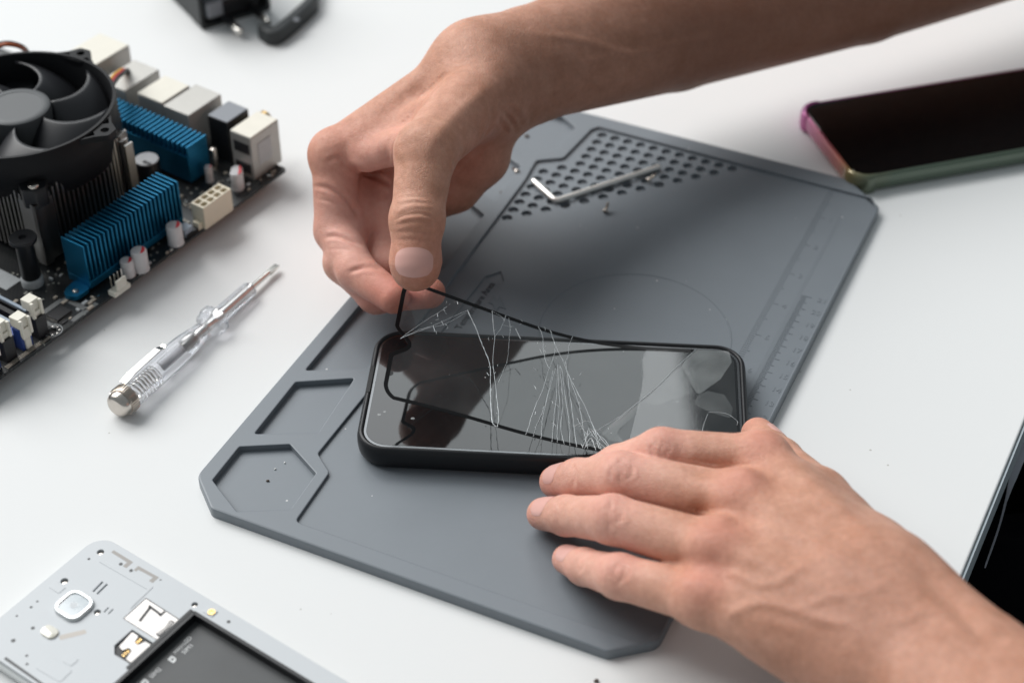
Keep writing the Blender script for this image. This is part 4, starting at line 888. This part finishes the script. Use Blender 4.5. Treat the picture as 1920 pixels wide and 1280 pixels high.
#@@PERSON
# ================================================================== PERSON: two forearms with hands
import openvdb
VOX = .68
class Field:
    def __init__(s, lo, hi):
        s.lo = np.array(lo, float); s.n = np.ceil((np.array(hi)-s.lo)/VOX).astype(int)+1; s.F = np.full(s.n, 30., np.float32)
    def sub(s, lo, hi):
        a = np.maximum(0, np.floor((lo-s.lo)/VOX).astype(int)); b = np.minimum(s.n, np.ceil((hi-s.lo)/VOX).astype(int)+1)
        sl = tuple(slice(x, y) for x, y in zip(a, b))
        ax = [s.lo[i]+VOX*np.arange(a[i], b[i], dtype=np.float32) for i in range(3)]
        return sl, ax
    def chain(s, P, R, k=3., m=12.):
        """union of tapered capsules along the joints P with radii R"""
        P = np.asarray(P, float); R = np.asarray(R, float)
        sl, ax = s.sub((P-R[:, None]).min(0)-m, (P+R[:, None]).max(0)+m)
        X = ax[0][:, None, None].astype(np.float32); Y = ax[1][None, :, None]; Z = ax[2][None, None, :]
        G = None
        for i in range(len(P)-1):
            a, b = P[i], P[i+1]; d = b-a; L2 = d @ d+1e-9
            h = np.clip(((X-a[0])*d[0]+(Y-a[1])*d[1]+(Z-a[2])*d[2])/L2, 0, 1).astype(np.float32)
            q = np.sqrt((X-a[0]-h*d[0])**2+(Y-a[1]-h*d[1])**2+(Z-a[2]-h*d[2])**2)-(R[i]+(R[i+1]-R[i])*h)
            G = q.astype(np.float32) if G is None else smin(G, q.astype(np.float32), k)
        return sl, G, (X, Y, Z)
    def add(s, P, R, k=8., kin=3., near=None, reach=26., kfar=1.2):
        sl, G, (X, Y, Z) = s.chain(P, R, kin)
        if near is not None:
            t = np.clip(1-np.sqrt((X-near[0])**2+(Y-near[1])**2+(Z-near[2])**2)/reach, 0, 1); t = t*t*(3-2*t)
            k = (kfar+(k-kfar)*t).astype(np.float32)
        s.F[sl] = smin(s.F[sl], G, k)
    def ball(s, c, r, k=5., sc=(1, 1, 1)): s.add([c, np.array(c)+.01], [r, r], k)
    def cut(s, P, R, k=2.):
        sl, G, _ = s.chain(P, R, 1.); s.F[sl] = -smin(-s.F[sl], G, k)
    def sample(s, P):
        q = (np.asarray(P)-s.lo)/VOX; q = np.clip(q, 0, s.n-1.001); i = q.astype(int); f = q-i; r = 0
        for dx in (0, 1):
            for dy in (0, 1):
                for dz in (0, 1):
                    wgt = (f[..., 0] if dx else 1-f[..., 0])*(f[..., 1] if dy else 1-f[..., 1])*(f[..., 2] if dz else 1-f[..., 2])
                    r = r+wgt*s.F[i[..., 0]+dx, i[..., 1]+dy, i[..., 2]+dz]
        return r
    def surface(s):
        g = openvdb.FloatGrid(background=30.); g.copyFromArray(s.F.astype(np.float64)); pts, tri, quads = (None, None, None)
        r = g.convertToQuads(isovalue=0.); pts, quads = r[0], r[-1]
        return np.asarray(pts, float)*VOX+s.lo, np.asarray(quads)
def smin(a, b, k):
    h = np.maximum(k-np.abs(a-b), 0)/k; return np.minimum(a, b)-h*h*k*.25

def finish(V, Q, lines, tones, bumps=()):
    """skin relief (creases, tendons, veins) and pigment with painted forearm shade from surveyed strokes"""
    bm_n = np.zeros_like(V); a, b, c, d = (V[Q[:, i]] for i in range(4)); fn = np.cross(c-a, d-b)
    for i in range(4): np.add.at(bm_n, Q[:, i], fn)
    bm_n /= np.linalg.norm(bm_n, axis=1)[:, None]+1e-12
    cen = V.mean(0)
    if np.mean(np.sum(bm_n*(V-cen), axis=1)) < 0: bm_n = -bm_n; Q = Q[:, ::-1]
    qv = V-CAM; D = qv @ FW; px = 960+F_PX*(qv @ RT)/D; py = 640-F_PX*(qv @ UP)/D
    face = -np.sum(bm_n*qv, axis=1)/np.linalg.norm(qv, axis=1)
    ix = np.clip((px/4).astype(int)+600, 0, 3999); iy = np.clip((py/4).astype(int)+600, 0, 3999)
    zb_ = np.full((4000, 4000), 1e9); np.minimum.at(zb_, (ix, iy), D)
    z3 = np.minimum.reduce([np.roll(np.roll(zb_, i, 0), j, 1) for i in (-1, 0, 1) for j in (-1, 0, 1)])
    vis = np.clip((face-.05)/.25, 0, 1)*(D < z3[ix, iy]+6)
    disp = np.zeros(len(V))
    for pts, sg, amp in lines:
        P = spline(pts, 5) if len(pts) > 2 else np.asarray(pts, float)
        mgn = 6*sg*5
        sel = np.where((px > P[:, 0].min()-mgn) & (px < P[:, 0].max()+mgn) & (py > P[:, 1].min()-mgn) & (py < P[:, 1].max()+mgn) & (vis > 0))[0]
        if not len(sel): continue
        X = np.c_[px[sel], py[sel]]; dm = np.full(len(sel), 1e9); tm = np.zeros(len(sel)); Ls = np.r_[0, np.cumsum(np.linalg.norm(np.diff(P, axis=0), axis=1))]
        for i in range(len(P)-1):
            u = P[i+1]-P[i]; h = np.clip(((X-P[i]) @ u)/(u @ u+1e-9), 0, 1); dd = np.linalg.norm(X-P[i]-h[:, None]*u, axis=1)
            m_ = dd < dm; dm[m_] = dd[m_]; tm[m_] = ((Ls[i]+h*(Ls[i+1]-Ls[i]))/Ls[-1])[m_]
        dmm = dm*D[sel]/F_PX; fade = np.clip(np.minimum(tm, 1-tm)*5, 0, 1)*.85+.15
        if amp < 0: pr = amp*(np.exp(-(dmm/sg)**2)-.45*np.exp(-((dmm-2*sg)/(1.2*sg))**2))
        else: pr = amp*np.exp(-(dmm/sg)**2)
        disp[sel] += pr*fade*vis[sel]
    for c, r, amp in bumps: disp += amp*np.exp(-np.sum((V-c)**2, axis=1)/(r*r))
    V2 = V+bm_n*disp[:, None]
    T = np.zeros((len(V), 4)); T[:, 3] = 1
    for ch, c, r, amp in tones: T[:, ch] += amp*np.exp(-np.sum((V-c)**2, axis=1)/(r*r))
    for pts, sg, amp in lines:      # creases carry a little more colour
        pass
    return V2, Q, np.clip(T, 0, 1)
def nail_patch(Fd, base, tip, dors, half, v0, v1, lift=.3):
    """nail plate fitted on the fingertip surface: from v0 to v1 millimetres along base->tip, half width in mm"""
    ax = (tip-base)/np.linalg.norm(tip-base); dors = dors-ax*(dors @ ax); dors /= np.linalg.norm(dors); sd = np.cross(ax, dors)
    nu, nv = 17, 15; P = np.zeros((nv, nu, 3)); Dn = np.zeros((nv, nu, 3))
    for j in range(nv):
        v = j/(nv-1)
        wd = half*(1-.30*max(0, (.35-v)/.35)**2.2)*(1-.16*max(0, (v-.75)/.25)**2)
        for i in range(nu):
            u = -1+2*i/(nu-1); ph = u*wd
            along = v0+(v1-v0)*v+(1-2*v)*0.0
            along += (1-abs(u)**2.4)*(-1.1*(1-v)) + (1-u*u)*(1.5*v) - (1.2*v)
            ang = ph/(half*1.28); d_ = math.cos(ang)*dors+math.sin(ang)*sd
            P[j, i] = base+ax*along; Dn[j, i] = d_
    t = np.linspace(0, 22, 221); S = Fd.sample(P[..., None, :]+Dn[..., None, :]*t[:, None])
    ins = S > 0; last = np.where(ins.any(-1), ins.argmax(-1), 0)
    d = t[last]
    for _ in range(2): # smooth plate
        dp = np.pad(d, 1, mode='edge'); d = (dp[:-2, 1:-1]+dp[2:, 1:-1]+dp[1:-1, :-2]+dp[1:-1, 2:]+2*d)/6
    edge = np.minimum(1, (1-np.abs(np.linspace(-1, 1, nu)))*5)[None, :]*np.minimum(1, np.linspace(0, 1, nv)*4)[:, None]
    top = P+Dn*(d+lift*(.25+.75*edge))[..., None]; bot = P+Dn*(d-.5)[..., None]
    V = np.concatenate([top.reshape(-1, 3), bot.reshape(-1, 3)]); n0 = nu*nv; Fc = []
    for j in range(nv-1):
        for i in range(nu-1):
            q = [j*nu+i, j*nu+i+1, (j+1)*nu+i+1, (j+1)*nu+i]; Fc.append(q); Fc.append([x+n0 for x in q[::-1]])
    rim = [i for i in range(nu)]+[j*nu+nu-1 for j in range(1, nv)]+[(nv-1)*nu+i for i in range(nu-2, -1, -1)]+[j*nu for j in range(nv-2, 0, -1)]
    for a, b in zip(rim, rim[1:]+rim[:1]): Fc.append([a, a+n0, b+n0, b])
    return MB().add(V, Fc)
def wrinkles(J, A, wpx, n, gap, sg=.75, amp=-.2, bow=.25, jit=.15, seed=0):
    """short curved creases across a finger at pixel J, finger direction A (pixels)"""
    r = np.random.default_rng(seed); J = np.array(J, float); A = np.array(A, float); A /= np.linalg.norm(A); B = np.array([-A[1], A[0]]); out = []
    for k in range(n):
        o = (k-(n-1)/2)*gap; w = wpx*(1-.22*abs(k-(n-1)/2))*r.uniform(.8, 1.05); s = np.sign(o) if o else r.choice((-1, 1))
        pts = [J+A*(o+s*bow*gap*(-u*u)+r.normal(0, jit*gap*.4))+B*(u*w+r.normal(0, 1)) for u in np.linspace(-1, 1, 6)]
        out.append((pts, sg, amp*r.uniform(.7, 1.2)))
    return out

# ---- left hand: lies over the near corner of the phone
lm = [far(*p) for p in ()]
LI = [at(1428, 866, 46), at(1240, 848, 47), at(1158, 872, 32), at(1112, 886, 23)]
LM = [at(1385, 940, 50), at(1165, 893, 44), at(1083, 898, 26), at(1042, 903, 13.2)]
LR = [at(1345, 1032, 50), at(1148, 973, 43), at(1062, 966, 25), at(1018, 963, 12.4)]
LP = [at(1318, 1122, 43), at(1162, 1080, 34), at(1096, 1062, 20), at(1063, 1048, 11.5)]
LT = [at(1642, 1052, 44), at(1535, 936, 38), at(1462, 864, 25), at(1421, 814, 14.5)]
WR = at(1690, 1165, 52); FA = at(1960, 1400, 66); fdir = (FA-WR)/np.linalg.norm(FA-WR); FA = WR+fdir*150; FB = WR+fdir*240
side = np.cross(fdir, [0, 0, 1.]); side /= np.linalg.norm(side)
allp = np.array(LI+LM+LR+LP+LT+[WR, FA, FB])
LF = Field(allp.min(0)-52, allp.max(0)+52)
C1 = at(1652, 1104, 54); C2 = at(1650, 1140, 55); C3 = at(1635, 1195, 54); C4 = at(1615, 1240, 50)
LF.add([LI[0], C1], [10.8, 15.5], 9); LF.add([LM[0], C2], [11, 15.5], 9); LF.add([LR[0], C3], [11, 15.5], 9); LF.add([LP[0], C4], [10.2, 15], 9)
LF.add([(LI[0]+LM[0])/2-[0, 0, 5], (C1+C2)/2-[0, 0, 3]], [9, 14], 8); LF.add([(LR[0]+LP[0])/2-[0, 0, 5], (C3+C4)/2-[0, 0, 3]], [9, 14], 8); LF.add([(LR[0]+LM[0])/2-[0, 0, 5], (C3+C2)/2-[0, 0, 3]], [9, 14], 8)
LF.add([LT[0]-[0, 0, 3], LT[1]], [14.5, 12.2], 12); LF.add([C1, LT[0]], [15, 13.5], 12); LF.add([at(1560, 1000, 36), at(1470, 920, 36)], [12, 8], 10)
LF.add([C4-[0, 0, 8], at(1440, 1190, 34)], [15, 10], 10)
for o_, r0, r1, r2 in ((0, 20, 24, 33), (-7, 18.5, 21, 28), (13, 18.5, 21, 28)): LF.add([WR+side*o_+fdir*-14, WR+side*o_*1.1+fdir*35, FA+side*o_*1.6, FB+side*o_*1.6], [r0, r0-.5, r1+3, r2], 12)
LF.add(LI, [10.6, 9.6, 8.0, 6.6], 7, 3, LI[0]); LF.add(LM, [10.8, 9.6, 8.1, 6.9], 7, 3, LM[0]); LF.add(LR, [10.6, 9.3, 7.8, 6.7], 7, 3, LR[0]); LF.add(LP, [9.6, 8.4, 7.0, 6.0], 7, 3, LP[0])
LF.add(LT[1:], [11.5, 9.4, 7.3], 8, 3, LT[1], 24)
for c, r in ((LI[0], 10.6), (LM[0], 10.9), (LR[0], 10.7), (LP[0], 9.8)): LF.ball(c+np.array([0, 0, 1.7]), r-1.0, 7)
Z5 = lambda pts: [(960+x/2, 760+y/2) for x, y in pts]
lines = []
for J, A, w, n, g, sd_n in (((1165, 884), (-1, .02), 34, 6, 8, 1), ((1146, 966), (-1, -.05), 33, 6, 8, 2), ((1238, 842), (-1, .22), 26, 5, 8.5, 3), ((1160, 1074), (-1, -.25), 27, 5, 8, 4),
                        ((1072, 888), (-1, .05), 28, 3, 6, 5), ((1052, 958), (-1, 0), 28, 3, 6, 6), ((1090, 1054), (-1, -.3), 22, 3, 6, 7)):
    lines += wrinkles(J, A, w, n, g, .85, -.36 if n > 3 else -.28, seed=sd_n)
veins = [([(1020, 335), (1110, 352), (1190, 385), (1280, 400)], 2.2, .55), ([(850, 462), (940, 452), (1020, 480), (1150, 530), (1260, 600)], 2.0, .5), ([(730, 622), (830, 632), (920, 668), (1010, 660), (1100, 600), (1180, 570)], 1.9, .45),
         ([(800, 812), (850, 768), (940, 742), (1060, 768), (1150, 800), (1300, 830)], 2.1, .6), ([(1380, 810), (1470, 800), (1560, 770), (1640, 800), (1760, 900)], 2.4, .5), ([(1060, 770), (1180, 720), (1330, 700), (1450, 640)], 2.0, .35)]
lines += [(Z5(p), s_, a_*1.45) for p, s_, a_ in veins]
tend = [([(900, 190), (1060, 260), (1240, 400), (1420, 560)], 3.2, .8), ([(850, 350), (1040, 440), (1240, 560), (1430, 680)], 3.2, .7), ([(790, 540), (990, 610), (1200, 700), (1400, 790)], 3., .65), ([(730, 740), (930, 800), (1150, 860)], 2.8, .45),
        ([(1490, 590), (1600, 690), (1700, 800), (1780, 900)], 3.4, -.9)]
lines += [(Z5(p), s_, a_) for p, s_, a_ in tend]
# valleys between the knuckles
lines += [(Z5(p), 3.6, -1.1) for p in ([(640, 245), (760, 245), (900, 290)], [(640, 415), (720, 420), (900, 450)], [(590, 605), (690, 610), (840, 650)])]
tones = []
for fg in (LI, LM, LR, LP):
    tones += [(1, fg[1], 20, .34), (1, fg[2], 16, .34), (0, fg[0]+np.array([0, 0, 8]), 10, .5), (0, fg[1]+np.array([0, 0, 7]), 9, .5), (0, fg[3], 10, .6), (0, fg[2], 8, .3), (1, fg[3]-np.array([0, 0, 7]), 10, .6)]
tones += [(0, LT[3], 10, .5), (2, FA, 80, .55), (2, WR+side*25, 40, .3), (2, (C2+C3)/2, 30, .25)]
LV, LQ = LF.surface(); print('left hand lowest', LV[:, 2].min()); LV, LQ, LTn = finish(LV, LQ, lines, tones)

# ---- right hand: pinches the film's far corner
def fr2(x, y, D): return far(x, y, D+np.interp(y, [140, 290, 420, 500], [54, 36, 15, 0]))
RI = [fr2(628, 290, 765), fr2(631, 432, 790), fr2(668, 508, 786), fr2(738, 558, 771)]
RM = [fr2(657, 285, 785), fr2(646, 492, 795), fr2(705, 553, 790), fr2(806, 549, 777)]
RR = [fr2(702, 268, 807), fr2(676, 440, 812), fr2(716, 500, 803), fr2(768, 488, 797)]
RP = [fr2(760, 258, 824), fr2(725, 388, 824), fr2(760, 448, 815), fr2(800, 440, 812)]
RTm = [fr2(915, 170, 738), fr2(798, 285, 713), fr2(782, 412, 722), fr2(779, 493, 737)]
RW = fr2(932, 140, 762); R1 = at(1250, 44, 70); R2 = at(1600, -62, 74); R3 = at(2050, -205, 80)
rd = (R1-RW)/np.linalg.norm(R1-RW)
perp = np.cross(FW, rd); perp /= np.linalg.norm(perp)
allp = np.array(RI+RM+RR+RP+RTm+[RW, R1, R2, R3])
RF = Field(allp.min(0)-46, allp.max(0)+46)
RF.add([fr2(905, 112, 756), RI[0]], [14.5, 11.4], 9); RF.add([fr2(918, 128, 768), RM[0]], [14, 11], 9); RF.add([fr2(932, 150, 778), RR[0]], [13.5, 10.5], 9); RF.add([fr2(945, 180, 786), RP[0]], [13, 10], 9)
RF.add([fr2(905, 170, 745), RTm[1]], [17.5, 12.8], 10)
RF.add([fr2(880, 205, 752), fr2(800, 300, 748)], [15, 9.5], 10)
RF.add([fr2(912, 222, 778), fr2(893, 290, 788), fr2(848, 345, 803), fr2(790, 382, 815)], [15.5, 16, 14, 11], 10)
RF.add([fr2(860, 190, 765), fr2(740, 260, 790)], [15, 12], 10)
RF.add([fr2(800, 262, 731), fr2(690, 292, 756)], [8.5, 7.5], 9); RF.add([fr2(840, 215, 740), fr2(700, 265, 760)], [9, 9], 9)
for o_ in (-9, 0, 9): RF.add([RW-rd*10+perp*o_, RW+rd*22+perp*o_*.95, R1+perp*o_*1.25, R2+perp*o_*1.6, R3+perp*o_*1.6], [19.5 if o_ else 20.5, 18.8 if o_ else 20, 24.5, 28, 32], 12)
RF.add(RI, [11, 10.3, 8.9, 7.4], 7, 3, RI[0]); RF.add(RM, [10.6, 9.6, 8.4, 7.2], 7, 3, RM[0]); RF.add(RR, [10.4, 9.4, 8, 7], 7, 3, RR[0]); RF.add(RP, [9.4, 8.2, 7, 6.2], 7, 3, RP[0])
RF.add(RTm[1:]+[fr2(779, 503, 739)], [13.2, 11.1, 10.6, 9.6], 9, 4, RTm[1], 30)
RF.add([fr2(770, 300, 785), fr2(735, 400, 797), fr2(742, 480, 806)], [16, 14, 10], 6); RF.ball(RTm[2], 11.3, 3); RF.ball(RI[0], 11.8, 4)
Z3 = lambda pts: [(540+x*.4533, 60+y*.4531) for x, y in pts]
lines = []
lines += [(Z3(p), s_, a_*1.5 if a_ < 0 else a_*1.15) for p, s_, a_ in (
 ([(440, 780), (490, 757), (560, 752), (615, 778)], .9, -.35), ([(438, 800), (500, 786), (565, 785), (620, 805)], .8, -.22), ([(440, 765), (500, 738), (570, 735), (612, 752)], .8, -.2),
 ([(436, 830), (500, 826), (560, 828), (622, 838)], .8, -.16), ([(450, 860), (520, 858), (600, 868)], .7, -.12), ([(452, 715), (520, 705), (595, 712)], .8, -.16), ([(458, 690), (520, 682), (590, 690)], .7, -.12),
 ([(235, 555), (290, 572), (360, 600), (440, 640)], 1.3, -.8), ([(105, 640), (150, 642), (210, 668), (262, 715), (298, 775)], 1.1, -.55), ([(150, 850), (200, 845), (255, 862), (300, 885)], 1., -.5), ([(118, 690), (180, 705), (240, 740)], .8, -.15),
 ([(250, 995), (300, 978), (350, 972), (400, 985)], 1., -.45), ([(160, 540), (200, 520), (240, 545)], 1., -.25), ([(150, 900), (240, 900), (320, 930)], .7, -.1),
 ([(845, 300), (840, 380), (800, 470), (740, 545), (670, 620)], 1.1, -.4), ([(800, 330), (790, 410), (750, 490), (700, 560)], 1., -.22), ([(770, 390), (755, 450), (715, 510), (680, 560)], .9, -.18), ([(830, 410), (800, 490), (745, 570), (690, 620)], .9, -.2), ([(665, 500), (690, 545), (680, 600)], .9, -.18), ([(640, 470), (665, 520), (660, 570)], .9, -.12),
 ([(868, 300), (905, 345), (935, 385), (945, 420)], 1.4, -.7), ([(900, 300), (950, 350), (968, 400)], 1.3, -.5), ([(870, 340), (885, 385), (915, 425)], 1.2, -.4),
 ([(560, 130), (480, 230), (380, 330), (250, 430), (170, 480)], 3.2, .5), ([(700, 120), (600, 220), (500, 330), (430, 430)], 3, .35), ([(420, 420), (410, 500), (430, 560)], 2.2, -.5),
 ([(860, 200), (740, 300), (640, 400), (560, 520)], 3.2, .6), ([(440, 500), (470, 560), (460, 640)], 2., -.25))]
lines += [([(960, 60), (1080, 75), (1180, 100), (1260, 85), (1400, 60)], 2.2, .5), ([(1080, 120), (1160, 105), (1230, 110)], 2.0, .5), ([(1000, 180), (1100, 160), (1250, 130)], 3., .35)]
tones = [(0, RTm[3], 13, .5), (0, RI[3], 16, .7), (1, RI[2], 18, .4), (1, RI[1], 20, .35), (0, RI[1], 18, .35), (0, RI[2], 14, .4), (0, RI[0], 14, .4), (1, far(690, 340, 770), 22, .7), (0, far(700, 350, 790), 25, .5), (0, RR[1], 20, .7), (0, RM[3], 14, .6), (0, RM[2], 16, .6), (0, far(860, 330, 790), 30, .5), (1, far(700, 420, 800), 25, .5), (0, RTm[2], 9, .25),
         (2, R1, 62, .75), (2, R2, 90, .8), (2, R3, 90, .8), (2, far(1080, 120, 790), 40, .5)]  # forearm tan with its shade painted into the skin colour
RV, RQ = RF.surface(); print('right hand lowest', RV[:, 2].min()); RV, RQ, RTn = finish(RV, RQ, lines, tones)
V = np.concatenate([LV, RV]); Q = np.concatenate([LQ, RQ+len(LV)]); T = np.concatenate([LTn, RTn])
me = bpy.data.meshes.new('person')
o0 = np.array([250., 560, 0]); ORG['person'] = o0
me.vertices.add(len(V)); me.vertices.foreach_set('co', ((V-o0)*MM).ravel())
me.loops.add(len(Q)*4); me.loops.foreach_set('vertex_index', Q.ravel().astype(np.int32))
me.polygons.add(len(Q)); me.polygons.foreach_set('loop_start', np.arange(0, len(Q)*4, 4, dtype=np.int32))
me.update(calc_edges=True); me.validate()
ca = me.color_attributes.new('tone', 'FLOAT_COLOR', 'POINT'); ca.data.foreach_set('color', T.astype(np.float32).ravel())
me.polygons.foreach_set('use_smooth', [True]*len(me.polygons))
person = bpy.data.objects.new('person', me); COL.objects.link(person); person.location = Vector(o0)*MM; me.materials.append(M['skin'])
tag(person, 'person with bare forearms, one hand pinching the film, the other holding the phone', 'person')
UPV = np.array([0, 0, 1.])
nail_patch(RF, RTm[2], RTm[3], -FW*.9+UP*.3, 7.1, 13.6, 25.2).build('fingernail', 'nail', person, smooth=60)
for fg, h, a_, b_ in ((LM, 5.6, 6.5, 17.5), (LR, 5.5, 7, 18), (LP, 4.8, 5, 14.6)):
    nail_patch(LF, fg[2], fg[3], UPV*.72-FW*.7, h, a_, b_).build('fingernail', 'nail', person, smooth=60)
nail_patch(LF, LT[2], LT[3], np.array([.75, .15, .55]), 5.4, 12, 24).build('fingernail', 'nail', person, smooth=60)
# lap in black trousers below the table edge
TF_ = Field(np.array([195, 260, -230.]), np.array([520, 900, -20.])); _v = VOX
VOX = 4.; TF_ = Field(np.array([150, 150, -330.]), np.array([560, 960, 40.]))
TF_.add([(230, 520, -115), (480, 470, -90), (640, 460, -60)], [62, 74, 80], 30); TF_.add([(240, 690, -110), (480, 640, -90), (640, 640, -60)], [62, 74, 80], 30)
sV, sQ = TF_.surface(); VOX = _v
wob = 3.5*np.sin(sV[:, 0]*.05+sV[:, 1]*.09)+2.5*np.sin(sV[:, 1]*.16-sV[:, 0]*.03)
sV[:, 2] += wob
MB().add(sV, sQ.tolist()).build('trousers', 'trousers', person, smooth=180)
hp = spline([at(1926, 805, -30), at(1907, 850, -30), at(1894, 890, -31), at(1886, 930, -33), at(1872, 985, -36), at(1848, 1055, -42)], 6)
hm = MB(); L = []
for i, p in enumerate(hp):
    w_h = np.interp(i/len(hp), [0, .35, .6, 1], [4.5, 3.2, .9, .5]); L.append([p+np.array([0, 0, .5]), p+np.array([w_h, -w_h*.5, 1.2]), p+np.array([w_h*.9, -w_h*.5, -3]), p+np.array([0, 0, -3])])
hm.loft(L).build('cloth_fold', 'hem', person, smooth=40)
#@@LIGHT
# ================================================================== LIGHT, WORLD, CAMERA
w = bpy.data.worlds.new('World'); scene.world = w; w.use_nodes = True
bg = w.node_tree.nodes['Background']; bg.inputs[0].default_value = (.86, .95, 1.0, 1); bg.inputs[1].default_value = .27
def area(name, az, el, dist, sx, sy, radiance, col, tgt=(0, .62, 0)):
    l = bpy.data.lights.new(name, 'AREA'); l.shape = 'RECTANGLE'; l.size = sx; l.size_y = sy; l.energy = radiance*PI*sx*sy; l.color = col
    o = bpy.data.objects.new(name, l); COL.objects.link(o)
    a, e = math.radians(az), math.radians(el); d = Vector((math.sin(a)*math.cos(e), math.cos(a)*math.cos(e), math.sin(e)))
    o.location = Vector(tgt)+d*dist; o.rotation_euler = d.to_track_quat('Z', 'Y').to_euler(); return o
area('window', -54, 42, 10., 7.5, 7.1, 8.0, (1., .993, .98))
area('window_far', -14.5, 43, 10., 6.1, 5.2, 2.5, (.96, .985, 1.))
cam_d = bpy.data.cameras.new('camera'); cam_o = bpy.data.objects.new('camera', cam_d); COL.objects.link(cam_o)
cam_d.sensor_width = 36; cam_d.lens = F_PX/1920*36; cam_d.clip_start = .01; cam_d.clip_end = 30
from mathutils import Matrix
Rm = Matrix((RT.tolist(), UP.tolist(), (-FW).tolist())).transposed()
cam_o.matrix_world = Matrix.Translation(Vector(CAM)*MM) @ Rm.to_4x4()
cam_d.dof.use_dof = True; cam_d.dof.focus_distance = .735; cam_d.dof.aperture_fstop = 6.6
scene.camera = cam_o
scene.view_settings.view_transform = 'Standard'; scene.view_settings.look = 'None'; scene.view_settings.gamma = 1; scene.view_settings.exposure = 0
scene.view_settings.use_curve_mapping = False
scene.render.engine = 'CYCLES'
scene.cycles.max_bounces = 10; scene.cycles.transparent_max_bounces = 24; scene.cycles.caustics_refractive = True
